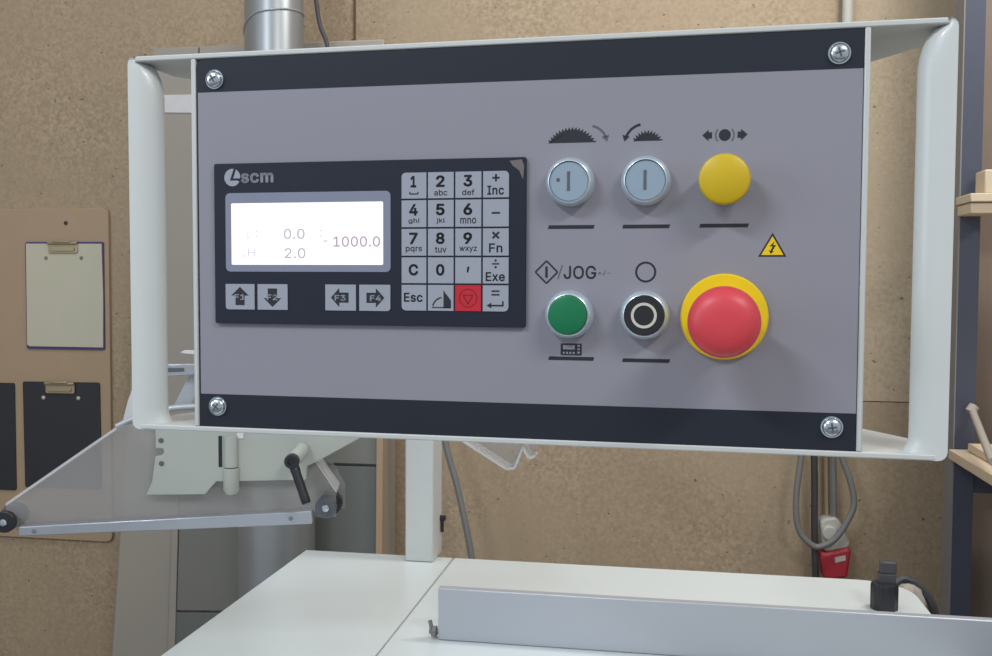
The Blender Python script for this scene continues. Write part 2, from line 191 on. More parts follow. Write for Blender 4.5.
[205,47,226,49,246,55,263,65,278,78,290,95,299,115,306,138,310,162,312,189,310,216,306,241,300,263,290,282,278,299,263,312,246,322,227,328,205,330,182,328,162,322,145,311,130,298,118,281,108,261,102,239,98,215,96,189,98,163,102,139,109,117,118,97,130,80,145,66,162,55,182,49]]],"r":[259,[[53,0,53,379,112,379,112,321,124,339,137,354,152,367,171,377,191,383,223,385,243,384,243,322,207,326,174,321,159,315,146,306,135,296,126,284,119,269,115,254,114,0]]],"s":[365,[[182,-8,157,-7,133,-3,112,3,93,12,76,24,62,38,50,54,41,73,36,94,94,107,101,87,111,72,124,60,141,52,160,47,181,45,206,47,227,53,244,62,258,74,265,88,268,103,266,115,262,126,254,136,243,144,212,155,149,170,118,180,92,192,72,208,58,227,50,249,47,274,49,295,55,314,65,332,79,347,95,360,115,370,137,378,161,383,187,384,212,383,234,379,254,372,271,363,286,352,299,339,318,308,324,290,268,277,262,291,254,304,243,316,228,325,210,331,187,333,166,331,147,326,131,317,119,305,111,292,109,277,110,264,115,253,124,243,136,235,172,223,261,200,287,187,306,171,320,153,328,131,331,107,329,85,323,65,312,47,298,31,281,18,260,6,236,-2,210,-7]]],"t":[227,[[204,379,204,327,6,327,6,379],
[65,471,126,471,127,83,130,70,136,61,144,55,156,51,180,50,202,54,213,2,192,-3,168,-4,138,-1,113,7,92,21,77,41,68,64,65,93]]],"u":[410,[[182,-5,158,-3,135,2,115,11,97,23,82,39,69,59,60,82,54,109,53,379,114,379,114,144,116,117,124,94,137,75,154,61,175,53,200,50,218,51,234,55,249,62,263,71,274,83,283,97,290,113,295,132,296,379,357,379,357,0,298,0,298,92,307,92,294,60,277,35,257,17,234,5,209,-3]]],"v":[389,[[163,0,17,379,84,379,180,110,206,21,184,21,216,132,305,379,371,379,226,0]]],"w":[567,[[138,0,23,379,87,379,154,137,175,41,165,41,192,163,252,379,316,379,382,136,402,41,391,41,434,214,480,379,545,379,429,0,368,0,309,207,277,338,291,338,248,172,199,0]]],"x":[379,[[21,0,171,218,171,171,29,379,100,379,170,270,207,206,175,206,194,237,211,270,233,306,282,379,352,379,209,169,209,214,358,0,287,0,209,120,173,182,205,182,160,103,91,0]]],"y":[389,[[61,-86,94,-90,104,-89,122,-81,130,-74,138,-64,151,-36,163,-1,17,379,84,379,173,132,206,21,184,21,216,132,305,379,371,379,196,-77,177,-107,165,-119,139,-136,125,-141,109,-144,82,-145,57,-142]]],"z":[380,[[42,0,42,46,254,320,48,323,48,379,333,379,333,331,126,60,339,56,339,0]]]}
TXT = {}
from mathutils.geometry import tessellate_polygon
def area2(L): return sum(L[i][0] * L[(i + 1) % len(L)][1] - L[(i + 1) % len(L)][0] * L[i][1] for i in range(len(L)))
def text2d(body, bold):
    k = (body, bold)
    if k not in TXT:
        vs, fs, x = [], [], 0.0
        for ch in body:
            adv, loops = GLY[ch]; LL = [[(L[i] / 1000, L[i + 1] / 1000) for i in range(0, len(L), 2)] for L in loops]
            if bold:                                   # heavier weight: a band along every outline edge
                for Q in LL:
                    for i in range(len(Q)):
                        a_, b_ = Vector(Q[i - 1]), Vector(Q[i]); d = (b_ - a_)
                        if d.length < 1e-6: continue
                        d.normalize(); e_ = d * bold * 0.45; nn = Vector((-d.y, d.x)) * bold; base = len(vs)
                        vs += [(p.x + x, p.y) for p in (a_ - e_ - nn, b_ + e_ - nn, b_ + e_ + nn, a_ - e_ + nn)]; fs.append((base, base + 1, base + 2, base + 3))
            LL.sort(key=lambda q: -abs(area2(q))); sg = 1 if area2(LL[0]) > 0 else -1
            outs = [q for q in LL if area2(q) * sg > 0]; holes = [q for q in LL if area2(q) * sg < 0]
            for q in outs:
                xs = [p[0] for p in q]; ys = [p[1] for p in q]
                grp = [q] + [h for h in holes if min(xs) < h[0][0] < max(xs) and min(ys) < h[0][1] < max(ys)]
                flat = [p for g in grp for p in g]; base = len(vs)
                tr = tessellate_polygon([[Vector((p[0], p[1], 0)) for p in g] for g in grp])
                vs += [(p[0] + x, p[1]) for p in flat]; fs += [tuple(base + i for i in t) for t in tr]
            x += adv / 1000 + bold * 1.2
        xs = [v[0] for v in vs]; ys = [v[1] for v in vs]
        x0, x1, y0, y1 = min(xs), max(xs), min(ys), max(ys)
        TXT[k] = ([((a - (x0 + x1) / 2) / (x1 - x0), (c_ - (y0 + y1) / 2) / (y1 - y0)) for a, c_ in vs], fs)
    return TXT[k]

class MB:
    """Collects shapes; coordinates are given through self.f, which maps (u, v, out) to local metres."""
    def __init__(s, f=None):
        s.bm = bmesh.new(); s.mi = 0
        s.f = f or (lambda x, y, z: Vector((x, y, z)))
    def face(s, vs, smooth=False):
        try:
            fc = s.bm.faces.new(vs); fc.material_index = s.mi; fc.smooth = smooth; return fc
        except ValueError: return None
    def v(s, *a): return s.bm.verts.new(s.f(*a))
    def box(s, x0, x1, y0, y1, z0, z1):
        p = [s.v(x, y, z) for z in (z0, z1) for y in (y0, y1) for x in (x0, x1)]
        for q in ((0, 1, 3, 2), (4, 6, 7, 5), (0, 4, 5, 1), (2, 3, 7, 6), (0, 2, 6, 4), (1, 5, 7, 3)): s.face([p[i] for i in q])
    def prism(s, pts, a, b):                       # outline in (u, v), from out=a to out=b
        n = len(pts); A = [s.v(x, y, a) for x, y in pts]; B = [s.v(x, y, b) for x, y in pts]
        s.face(A[::-1]); s.face(B)
        for i in range(n): s.face([A[i], A[(i + 1) % n], B[(i + 1) % n], B[i]])
    def lathe(s, cx, cy, prof, n=40, a0=0.0, caps=True):     # prof = [(r, out)]
        rings = []
        for r, h in prof:
            if r < 1e-9: rings.append([s.v(cx, cy, h)])
            else: rings.append([s.v(cx + r * math.cos(a0 + 2 * PI * i / n), cy + r * math.sin(a0 + 2 * PI * i / n), h) for i in range(n)])
        for A, B in zip(rings, rings[1:]):
            for i in range(n):
                j = (i + 1) % n
                if len(A) == 1 and len(B) == 1: continue
                if len(A) == 1: s.face([A[0], B[j], B[i]], True)
                elif len(B) == 1: s.face([A[i], A[j], B[0]], True)
                else: s.face([A[i], A[j], B[j], B[i]], True)
        if caps:
            if len(rings[0]) > 1: s.face(rings[0][::-1])
            if len(rings[-1]) > 1: s.face(rings[-1])
    def ring(s, cx, cy, r0, r1, a, b, n=36):
        s.lathe(cx, cy, [(r0, a), (r1, a), (r1, b), (r0, b), (r0, a)], n, caps=False)
    def tube(s, pts, r, n=10, closed=False):
        P = [s.f(*p) for p in pts]; rr = r if isinstance(r, (list, tuple)) else [r] * len(P); prev = None; rings = []
        up = Vector((0.123, 0.31, 0.94)).normalized()
        for i, p in enumerate(P):
            t = (P[min(i + 1, len(P) - 1)] - P[max(i - 1, 0)]).normalized()
            if abs(t.dot(up)) > 0.95: up = Vector((0.9, 0.3, 0.1)).normalized()
            a = t.cross(up).normalized(); b = t.cross(a).normalized(); up = -b if prev is None else up
            up = b.cross(t) if False else up
            rings.append([s.bm.verts.new(p + rr[i] * (math.cos(2 * PI * k / n) * a + math.sin(2 * PI * k / n) * b)) for k in range(n)])
            prev = t
        for A, B in zip(rings, rings[1:]):
            for k in range(n): s.face([A[k], A[(k + 1) % n], B[(k + 1) % n], B[k]], True)
        s.face(rings[0][::-1]); s.face(rings[-1])
    def text(s, body, cx, cy, w, h, out, bold=0.0):
        vs, fs = text2d(body, bold)
        A = [s.v(cx + x * w, cy + y * h, out) for x, y in vs]
        for q in fs: s.face([A[i] for i in q])
    def line(s, x0, y0, x1, y1, wd, a, b):
        d = Vector((x1 - x0, y1 - y0)); d.normalize(); nx, ny = -d.y * wd / 2, d.x * wd / 2
        s.prism([(x0 - nx, y0 - ny), (x1 - nx, y1 - ny), (x1 + nx, y1 + ny), (x0 + nx, y0 + ny)], a, b)
    def arc(s, cx, cy, r, a0, a1, wd, a, b, n=10):
        o = [(cx + (r + wd / 2) * math.cos(math.radians(a0 + (a1 - a0) * i / n)), cy + (r + wd / 2) * math.sin(math.radians(a0 + (a1 - a0) * i / n))) for i in range(n + 1)]
        q = [(cx + (r - wd / 2) * math.cos(math.radians(a0 + (a1 - a0) * i / n)), cy + (r - wd / 2) * math.sin(math.radians(a0 + (a1 - a0) * i / n))) for i in range(n + 1)]
        for i in range(n): s.prism([o[i], o[i + 1], q[i + 1], q[i]], a, b)
    def build(s, name, mats, parent=None, bevel=0.0, seg=2, keep_world=False):
        bm = s.bm
        bmesh.ops.recalc_face_normals(bm, faces=bm.faces[:])
        me = bpy.data.meshes.new(name); bm.to_mesh(me); bm.free(); me.set_sharp_from_angle(angle=math.radians(38))
        for m in (mats if isinstance(mats, (list, tuple)) else [mats]): me.materials.append(m)
        o = bpy.data.objects.new(name, me); col.objects.link(o)
        if parent: o.parent = parent
        if bevel:
            bv = o.modifiers.new('bevel', 'BEVEL'); bv.width = bevel; bv.segments = seg; bv.limit_method = 'ANGLE'; bv.angle_limit = math.radians(40)
            bv.harden_normals = False
        return o
def rrect(x0, x1, y0, y1, r, n=5, corners=(1, 1, 1, 1)):   # bl, br, tr, tl
    out = []
    for (cx, cy, a, k) in ((x0 + r, y0 + r, 180, 0), (x1 - r, y0 + r, 270, 1), (x1 - r, y1 - r, 0, 2), (x0 + r, y1 - r, 90, 3)):
        if corners[k]:
            for i in range(n + 1):
                t = math.radians(a + 90 * i / n); out.append((cx + r * math.cos(t), cy + r * math.sin(t)))
        else:
            t = [(x0, y0), (x1, y0), (x1, y1), (x0, y1)][k]; out.append(t)
    return out
def tag(o, label, cat=None, group=None):
    o['label'] = label
    if cat: o['category'] = cat
    if group: o['group'] = group
    return o
def empty(name, loc, label, cat, rot=(0, 0, 0), group=None):
    o = bpy.data.objects.new(name, None); col.objects.link(o); o.location = loc; o.rotation_euler = rot
    o.empty_display_size = 0.05
    return tag(o, label, cat, group)
def struct(o): o['kind'] = 'structure'; return o
def bez(pts, n=8):                                         # smooth path through points
    P = [Vector(p) for p in pts]; out = []
    for i in range(len(P) - 1):
        p0 = P[max(i - 1, 0)]; p1 = P[i]; p2 = P[i + 1]; p3 = P[min(i + 2, len(P) - 1)]
        for k in range(n):
            t = k / n
            out.append(0.5 * ((2 * p1) + (-p0 + p2) * t + (2 * p0 - 5 * p1 + 4 * p2 - p3) * t * t + (-p0 + 3 * p1 - 3 * p2 + p3) * t ** 3))
    out.append(P[-1]); return [tuple(p) for p in out]

# ================================================================== SETTING
WY = 2.75
b = MB(); b.box(-3.2, 2.6, WY + 0.02, WY + 0.1, 0, 3.4); struct(b.build('wall_back', M_wall))
b = MB(); b.box(-3.2, 2.6, -2.5, WY + 0.1, -0.1, 0); struct(b.build('floor', M_floor))
b = MB(); b.box(2.5, 2.6, 1.2, WY + 0.02, 0, 3.4); struct(b.build('wall_right', M_wall))
b = MB(); b.box(-3.3, -3.2, 0.2, WY + 0.1, 0, 3.4); struct(b.build('wall_left', M_wall))
# the chipboard sheets that clad the wall, each its own board; seams seen in the photograph
xs1 = at(355, 30, WY).x; xs2 = at(845, 15, WY).x; zs = at(890, 402, WY).z
def sheet(name, x0, x1, z0, z1, m, label, yy=WY):
    b = MB(); b.box(x0 + 0.0012, x1 - 0.0012, yy, WY + 0.0195, z0 + 0.0012, z1 - 0.0012)
    return tag(b.build(name, m), label, 'wall board', 'chipboard sheets on the wall')
sheet('chipboard_sheet', -3.19, xs1, 0, 3.4, M_wall, 'brown chipboard wall sheet behind the clipboards and grey extractor')
sheet('chipboard_sheet', xs1, xs2, 0, 3.4, M_wall, 'broad chipboard wall sheet behind the centre of the control panel')
sheet('chipboard_sheet', xs2, 1.75, zs, 3.4, M_wallr, 'pale chipboard sheet at upper right behind the right handle')
sheet('chipboard_sheet', xs2, 1.75, 0, zs, M_wall, 'chipboard sheet at lower right below the horizontal seam')
b = MB(); p0 = at(355, -40, WY); p1 = at(355, 43, WY)
b.tube([(p0.x, WY - 0.002, p0.z), (p1.x, WY - 0.002, p1.z)], 0.0035, 6)
b.lathe(p1.x, p1.z, [(0.012, 0), (0.008, 0.004), (0, 0.005)], 10) if False else None
b.tube([(p1.x, WY, p1.z), (p1.x, WY - 0.012, p1.z)], 0.010, 8)
tag(b.build('rusty_rod', M_rust), 'thin rusty rod with a nail head on the chipboard seam', 'rod')

# ================================================================== HARDBOARD PANEL AND CLIPBOARDS (left wall)
def wf(y):                                                # frame on the wall: u = x, v = z, out = towards camera
    return lambda u, v, o: Vector((u, y - o, v))
bx1 = at(108, 208, WY - 0.012); bz0 = at(50, 539, WY - 0.012).z
b = MB(wf(WY)); b.prism(rrect(bx1.x - 1.0, bx1.x, bz0, bx1.z, 0.02, 4), 0.0, 0.012)
tag(b.build('hardboard_panel', M_hard, bevel=0.002), 'tan hardboard notice panel screwed to wall behind the clipboards', 'board')
BY = WY - 0.012
def clipboard(px0, py0, px1, py1, paper, label, grp=None, rot=0.0):
    a = at(px0, py0, BY); c = at(px1, py1, BY); W = c.x - a.x; H = a.z - c.z
    t = empty('clipboard', ((a.x + c.x) / 2, BY - 0.0005, (a.z + c.z) / 2), label, 'clipboard', (0, rot, 0), 'clipboards on the hardboard panel')
    f = lambda u, v, o: Vector((u, -o, v))
    b = MB(f); b.prism(rrect(-W / 2, W / 2, -H / 2, H / 2, 0.006, 3), 0, 0.004)
    b.build('backing_board', M_clipedge if paper else M_clipblk, t)
    if paper:
        b = MB(f)
        b.prism([(-W / 2 + 0.003, -H / 2 + 0.012), (-W / 2 + 0.012, -H / 2 + 0.008), (W / 2 - 0.004, -H / 2 + 0.008), (W / 2 - 0.002, 0), (W / 2 - 0.005, H / 2 - 0.006), (-W / 2 + 0.004, H / 2 - 0.005)], 0.004, 0.006)
        b.build('paper_sheet', M_paper, t)
    b = MB(f); cw = 0.048
    b.prism(rrect(-cw, cw, H / 2 - 0.034, H / 2 - 0.004, 0.006, 3), 0.006, 0.010)
    b.prism(rrect(-cw * 0.8, cw * 0.8, H / 2 - 0.028, H / 2 - 0.014, 0.004, 3), 0.010, 0.014)
    b.tube([(-cw, H / 2 - 0.004, 0.012), (cw, H / 2 - 0.004, 0.012)], 0.005, 8)
    b.tube([(-cw * 0.6, H / 2 - 0.0, 0.016), (cw * 0.6, H / 2 - 0.0, 0.016)], 0.004, 8)
    b.build('spring_clip', M_brass, t, bevel=0.001)
    for sx in (-1, 1):
        b = MB(f); b.lathe(sx * 0.058, H / 2 - 0.048, [(0.006, 0.004), (0.006, 0.0065), (0.003, 0.009), (0, 0.0095)], 14)
        b.build('rivet', M_socket if not paper else M_greysteel, t)
    return t
clipboard(26, 242, 105.5, 350, True, 'white papered clipboard with brass clip, hung above the black ones')
clipboard(24, 381, 102, 490, False, 'black clipboard hung directly below the white papered clipboard', rot=-0.008)
clipboard(-65, 381, 17, 490, False, 'black clipboard at far left, cut by the picture edge')
for px, py in ((66, 223),):
    p = at(px, py, BY); b = MB(wf(BY)); b.lathe(p.x, p.z, [(0.006, 0), (0.006, 0.002), (0, 0.003)], 12)
    tag(b.build('screw', M_blackp), 'small dark screw in hardboard above the white clipboard', 'screw')

# ================================================================== DUST EXTRACTOR (behind, left)
EY = 2.62
def ef(px, py, y=EY): p = at(px, py, y); return (p.x, p.z)
t = empty('dust_extractor', (at(250, 600, EY).x, EY, 0), 'tall grey dust extractor cabinet behind the clear saw guard', 'dust extractor')
ox, oy = t.location.x, t.location.y
def lf(y): return lambda u, v, o: Vector((u - ox, y - o - oy, v))
zt = at(200, 46, EY).z
pl_t = ef(153, 46); pl_b = ef(114, 700)
xr = ef(384, 500)[0]
xm = ef(200, 300)[0]
b = MB(lf(EY)); b.prism([(pl_b[0] - 0.03, 0.02), (xm, 0.02), (xm, zt), (pl_t[0], zt)], -0.115, 0.0); b.build('casing', M_casing, t, bevel=0.004)
b = MB(lf(EY)); b.prism([(xm + 0.003, 0.02), (xr, 0.02), (xr, zt - 0.0), (xm + 0.003, zt)], -0.115, 0.0)
b.build('casing', M_casing, t, bevel=0.004)
# access panels
def plate(pts, o0, o1, m, name, bev=0.002):
    b = MB(lf(EY)); b.prism([ef(*p) for p in pts], o0, o1); return b.build(name, m, t, bevel=bev)
plate([(176, 700), (240, 700), (240, 612), (178, 611)], 0, 0.012, M_casing2, 'kick_panel')
plate([(179, 609), (240, 609.5), (240, 434), (184, 434)], 0, 0.014, M_casing3, 'access_door')
plate([(300, 700), (377, 700), (379, 466), (300, 463.5)], 0, 0.014, M_casing2, 'side_panel')
plate([(300, 461), (379, 463.5), (380, 300), (300, 300)], 0, 0.018, M_casing3, 'inspection_panel')
plate([(377.5, 700), (384.5, 700), (386.5, 300), (380.5, 300)], 0, 0.03, M_hard, 'wood_batten')['label'] = 'tan wooden edge strip'
for px in (176,):
    plate([(168, 700), (176.5, 700), (182.5, 434), (178, 434)], 0, 0.016, M_casing, 'corner_seam')
# round duct rising in front, narrow above and wide below
c = at(274, 20, EY - 0.11); k = 29 / F * (c - CO).dot(FW)
c2 = at(274, 560, EY - 0.11); k2 = 38 / F * (c2 - CO).dot(FW)
b = MB(lambda x, y, z: Vector((x - ox, y - oy, z)))
b.lathe(c.x, c.y, [(k2, 0.02), (k2, c2.z + 0.33), (k, c2.z + 0.50), (k, 3.39)], 40)
b.build('duct', M_steel, t)
pb = [at(px, py, 1) for px, py in ((0, 0),)]
za = at(247, 31, EY - 0.11).z; zb = at(275, 14, EY - 0.11).z
b = MB(lambda x, y, z: Vector((x - ox, y - oy, z)))
ringp = []
for i in range(41):
    a = 2 * PI * i / 40
    ringp.append((c.x + (k + 0.001) * math.cos(a), c.y + (k + 0.001) * math.sin(a), zb - 0.012 - 0.045 * (max(0, -math.cos(a)) ** 2) + 0.012 * max(0, math.cos(a))))
b.tube(ringp, 0.0028, 6); b.build('duct_seam', M_alu2, t)

# cables hanging near the duct
def cable(name, pts, r, m, label, cat='cable', y=None):
    b = MB(); b.tube(bez(pts), r, 8); return tag(b.build(name, m), label, cat)
cable('hanging_cable', [tuple(at(308, -60, 2.56)), tuple(at(316, 0, 2.56)), tuple(at(320, 25, 2.56)), tuple(at(327, 44, 2.56)), tuple(at(332, 75, 2.56))], 0.006, M_cabled, 'dark cable hanging from above beside the round metal duct')
cable('hanging_cable', [tuple(at(420, 330, 2.60)), tuple(at(446, 445, 2.60)), tuple(at(458, 490, 2.60)), tuple(at(472, 560, 2.60)), tuple(at(480, 640, 2.62)), tuple(at(478, 900, 2.62))], 0.0095, M_cable, 'grey cable slanting down behind the white post')
# conduit above the panel, right
b = MB(); p = at(848, 15, 2.72); b.tube([(p.x, 2.727, p.z - 0.6), (p.x, 2.727, 3.39)], 0.014, 14)
b2 = tag(b.build('conduit_pipe', M_socket), 'pale conduit pipe running up the wall above the panel', 'pipe')

# ================================================================== SAW TABLE
TZ = CAMZ - 0.5
xL, xS, yB = -0.66697, -0.38457, 1.75911
t = empty('saw_table', (0.0, 1.0, 0), 'white machine table with split top below the control panel', 'machine table')
f = lambda x, y, z: Vector((x, y - 1.0, z))
xE = onz(930, 612, TZ).x
b = MB(f); b.prism([(xL, 0.45), (xS - 0.0012, 0.45), (xS - 0.0012, yB), (xL, yB)], TZ - 0.035, TZ); b.build('tabletop', M_table, t, bevel=0.0015)
tp = [(xS + 0.0012, 0.45), (xE, 0.45), (xE, yB - 0.08)] + [(xE - 0.08 + 0.08 * math.cos(a), yB - 0.08 + 0.08 * math.sin(a)) for a in [PI / 2 * i / 8 for i in range(1, 9)]] + [(xS + 0.0012, yB)]
b = MB(f); b.prism(tp, TZ - 0.035, TZ); b.build('tabletop', M_table, t, bevel=0.0015)
b = MB(f); b.box(xL + 0.06, xE - 0.08, 0.55, yB - 0.08, 0.0, TZ - 0.035); b.build('cabinet', M_body, t, bevel=0.006)

# fence
FY = 1.3445
fa = at(438, 613, FY); ft = CAMZ - 0.4262
t = empty('rip_fence', (fa.x, FY, TZ), 'long pale aluminium fence lying across the right table', 'fence')
f = lambda x, y, z: Vector((x - fa.x, y - FY, z - TZ))
b = MB(f); b.prism([(fa.x, FY), (fa.x + 1.25, FY), (fa.x + 1.25, FY + 0.014), (fa.x, FY + 0.014)], TZ + 0.0005, ft); b.build('fence_profile', M_alu, t, bevel=0.0015)
b = MB(f); b.box(fa.x + 0.002, fa.x + 1.25, FY + 0.0145, FY + 0.05, TZ + 0.0005, TZ + 0.012); b.build('fence_foot', M_table, t, bevel=0.0015)
q = at(432, 628, FY + 0.02)
b = MB(f)
b.tube([(fa.x, FY + 0.008, q.z), (fa.x - 0.014, FY + 0.008, q.z)], 0.004, 10)
b.tube([(fa.x - 0.004, FY + 0.008, q.z), (fa.x - 0.009, FY + 0.008, q.z)], 0.0085, 6)
b.tube([(fa.x - 0.009, FY + 0.008, q.z - 0.006), (fa.x - 0.0135, FY + 0.008, q.z + 0.015)], 0.003, 8)
b.build('end_bolt', M_greysteel, t)

# black knob behind fence
kp = onz(884, 608.5, TZ); kk = (kp - CO).dot(FW) / F
t = empty('clamping_knob', (kp.x, kp.y, TZ), 'black ribbed knob with upright fin on the table behind the fence', 'knob')
f = lambda x, y, z: Vector((x, y, z))
b = MB(f); r = 13.4 * kk
pr = []
n = 48
prof = [(r * 0.97, 0.0003), (r, 0.002), (r, 0.036), (r * 0.93, 0.040), (r * 0.55, 0.042)]
rings = []
for rr, h in prof:
    rings.append([b.v((rr * (1 - (0.05 if (i // 2) % 2 else 0))) * math.cos(2 * PI * i / n), (rr * (1 - (0.05 if (i // 2) % 2 else 0))) * math.sin(2 * PI * i / n), h) for i in range(n)])
for A, B in zip(rings, rings[1:]):
    for i in range(n): b.face([A[i], A[(i + 1) % n], B[(i + 1) % n], B[i]])
b.face(rings[0][::-1]); b.face(rings[-1]); b.build('knob_body', M_blackp, t)
b = MB(f); b.prism([(-r * 0.5, -0.008), (r * 0.72, -0.008), (r * 0.72, 0.010), (-r * 0.5, 0.010)], 0.040, 0.056)
b.prism([(-r * 0.36, -0.007), (r * 0.78, -0.007), (r * 0.78, 0.009), (-r * 0.36, 0.009)], 0.056, 0.074)
b.build('fin', M_cabled, t, bevel=0.002)
# hose and plastic bag behind the table
cable('hose_loop', [tuple(at(890, 590, 1.93)), tuple(at(903, 579, 1.94)), tuple(at(922, 590, 1.94)), tuple(at(934, 612, 1.94)), tuple(at(936, 660, 1.95)), tuple(at(934, 760, 1.95))], 0.0085, M_cabled, 'dark hose curving down behind the table end', 'hose')
b = MB(); cc = at(908, 606, 1.85)
for dz, rad in ((0, 0),):
    pts = []
    rows = 9; n = 22; V = []
    for i in range(rows + 1):
        ph = PI * i / rows; row = []
        for j in range(n):
            th = 2 * PI * j / n; rr = 0.026 * math.sin(ph) * (1 + 0.18 * math.sin(5 * th + i) + 0.1 * math.sin(9 * th - 2 * i)) + 0.0006
            row.append(b.v(cc.x + rr * math.cos(th), cc.y + rr * math.sin(th), cc.z + 0.040 * math.cos(ph)))
        V.append(row)
    for A, B in zip(V, V[1:]):
        for j in range(n): b.face([A[j], A[(j + 1) % n], B[(j + 1) % n], B[j]])
    b.face(V[0]); b.face(V[-1][::-1])
b.tube([(cc.x, cc.y, cc.z - 0.03), (cc.x, cc.y + 0.02, 0.0)], 0.012, 8)
tag(b.build('plastic_wrap', M_casing), 'crumpled pale plastic wrap bundled beside the dark hose', 'plastic wrap')

# ================================================================== SUPPORT POST WITH BOOM
PYB = onz(419, 562, TZ)
zz = TZ
px0 = at(405, 560, PYB.y).x; px1 = at(433, 560, PYB.y).x; pd = 0.070
t = empty('support_post', ((px0 + px1) / 2, PYB.y + pd / 2, TZ), 'white square steel post rising from the back of the table', 'post')
PO = t.location.copy()
f = lambda x, y, z: Vector((x - PO.x, y - PO.y, z - PO.z))
b = MB(f); b.box(px0, px1, PYB.y, PYB.y + pd, TZ + 0.0003, CAMZ + 0.16); b.build('upright', M_white, t, bevel=0.003)
b = MB(f); b.box(px0 - 0.006, px1 + 0.001, PYB.y - 0.003, PYB.y + pd, TZ + 0.0002, TZ + 0.002); b.build('slot_trim', M_ink, t) if False else b.bm.free()
b = MB(f)
b.tube([((px0 + px1) / 2, PYB.y + pd / 2, CAMZ + 0.10), (-0.18, 1.2, CAMZ + 0.06), (-0.085, 0.80, CAMZ + 0.02)], 0.028, 16)
b.build('boom', M_white, t)
zb_ = at(445, 530, PYB.y).z
b = MB(f)
b.tube([(px1 - 0.002, PYB.y + pd * 0.8, zb_ + 0.008), (px1 + 0.010, PYB.y + pd * 0.8, zb_ + 0.008)], 0.005, 10)
b.tube([(px1 + 0.004, PYB.y + pd * 0.8, zb_ + 0.008), (px1 + 0.004, PYB.y + pd * 0.8, zb_ - 0.018)], 0.003, 8)
b.build('side_bolt', M_blackp, t)

# ================================================================== CONTROL PANEL
PX, PY, PZ = -0.10041, 0.60218, CAMZ + 0.02429
t = CP = empty('control_panel', (PX, PY, PZ), 'grey and black machine control panel with white side handles and keypad', 'control panel')
ex = Vector((math.cos(-0.04222), math.sin(-0.04222), 0)); ey = Vector((-ex.y, ex.x, 0))
til = -0.00452
up = math.cos(til) * Vector((0, 0, 1)) + math.sin(til) * ey
bk = up.cross(ex)
CP.rotation_mode = 'QUATERNION'
CP.rotation_quaternion = Matrix(((ex.x, bk.x, up.x), (ex.y, bk.y, up.y), (ex.z, bk.z, up.z))).to_quaternion()
pf = lambda u, v, o: Vector((u / 1000, -o / 1000, v / 1000))
Z0 = 119.6
# housing: front rim, top and bottom plates reaching out to the handles, box behind
b = MB(pf)
outer = 123.0
for s in (1, -1):
    pts = [(-248, 0), (248, 0), (250, 2), (250, 50), (243, 62), (221, 98), (214, 110), (-214, 110), (-221, 98), (-243, 62), (-250, 50), (-250, 2)]
    A = [b.v(x, s * Z0, -y) for x, y in pts]; B = [b.v(x, s * outer, -y) for x, y in pts]
    b.face(A); b.face(B[::-1])
    for i in range(len(pts)): b.face([A[i], A[(i + 1) % 12], B[(i + 1) % 12], B[i]])
for s in (1, -1):
    b.box(min(s * 205.4, s * 208.6), max(s * 205.4, s * 208.6), -Z0, Z0, -108, 0)
b.box(-205.4, 205.4, -Z0, Z0, -108, -104)
b.build('housing', M_white, t, bevel=0.0008)
# handles: rounded grips
for s in (-1, 1):
    b = MB(pf); rows = []
    sec = [(254, 0), (249, 0.1), (245, 0.8), (241, 2.6), (237.6, 5.4), (235.2, 9), (235.4, 13), (238, 18), (242, 24), (247, 30), (254, 34)]
    N = 44
    for i in range(N + 1):
        # denser rows near the ends
        tt = i / N; z = -outer + 2 * outer * (0.5 - 0.5 * math.cos(PI * tt)); de = outer - abs(z); xo = 0 if de > 5 else 5 - math.sqrt(25 - (5 - de) ** 2)
        dtop = max(0, Z0 - z); dbot = max(0, Z0 + z)
        kx = 1.0
        if dtop < 26: kx = 0.38 + 0.62 * math.sqrt(max(0, 1 - ((26 - dtop) / 26) ** 2))
        if dbot < 9: kx = 1.0 + 0.22 * ((9 - dbot) / 9) ** 2
        rows.append([b.v(s * min(254 - xo, 254 - (254 - x) * kx), z, -y) for x, y in sec])
    for A, B in zip(rows, rows[1:]):
        for k in range(len(sec) - 1): b.face([A[k], A[k + 1], B[k + 1], B[k]], True)
        b.face([A[-1], A[0], B[0], B[-1]])
    b.face(rows[0]); b.face(rows[-1][::-1])
    b.build('handle', M_handle, t)
# face plate
FT = -1.0
b = MB(pf); b.prism(rrect(-205.0, 205.0, -119.3, 119.3, 5, 5, (0, 0, 0, 1)), -4, FT); FP = b.build('face_plate', M_panel, t)
for nm, v0, v1, pts in (('t', 97.0, 119.3, rrect(-205.0, 205.0, 96.6, 119.3, 5, 5, (0, 0, 0, 1))), ('b', -119.3, -98, [(-205, -119.3), (205.0, -119.3), (205.0, -97.8), (-205, -98)])):
    if nm == 't': pts = [(-205.0, 98.0), (205.0, 97.2), (205.0, 119.3)] + pts[-6:]
    b = MB(pf); b.prism(pts, FT, FT + 0.12); o = b.build('black_band', M_black, FP)
b = MB(pf); b.prism([(-205.0, -98), (-204.2, -98), (-204.2, 98), (-205, 98)], FT, FT + 0.1); b.build('dark_edge_line', M_black, FP)
Q = FT + 0.06     # print height
Q2 = Q + 0.06
def mark(name, fn, m=None, mats=None):
    b = MB(pf); fn(b); return b.build(name, mats or m or M_ink, FP)
for x0, x1, y in ((26.3, 54.5, 9.5), (71, 99, 9.5), (115.8, 144, 9.7), (27, 55, -69.7), (71.7, 100, -70)):
    mark('underline_mark', lambda b: b.prism([(x0, y - 1.1), (x1 - 0.6, y - 1.1), (x1, y + 1.1), (x0 + 0.6, y + 1.1)], Q, Q2))
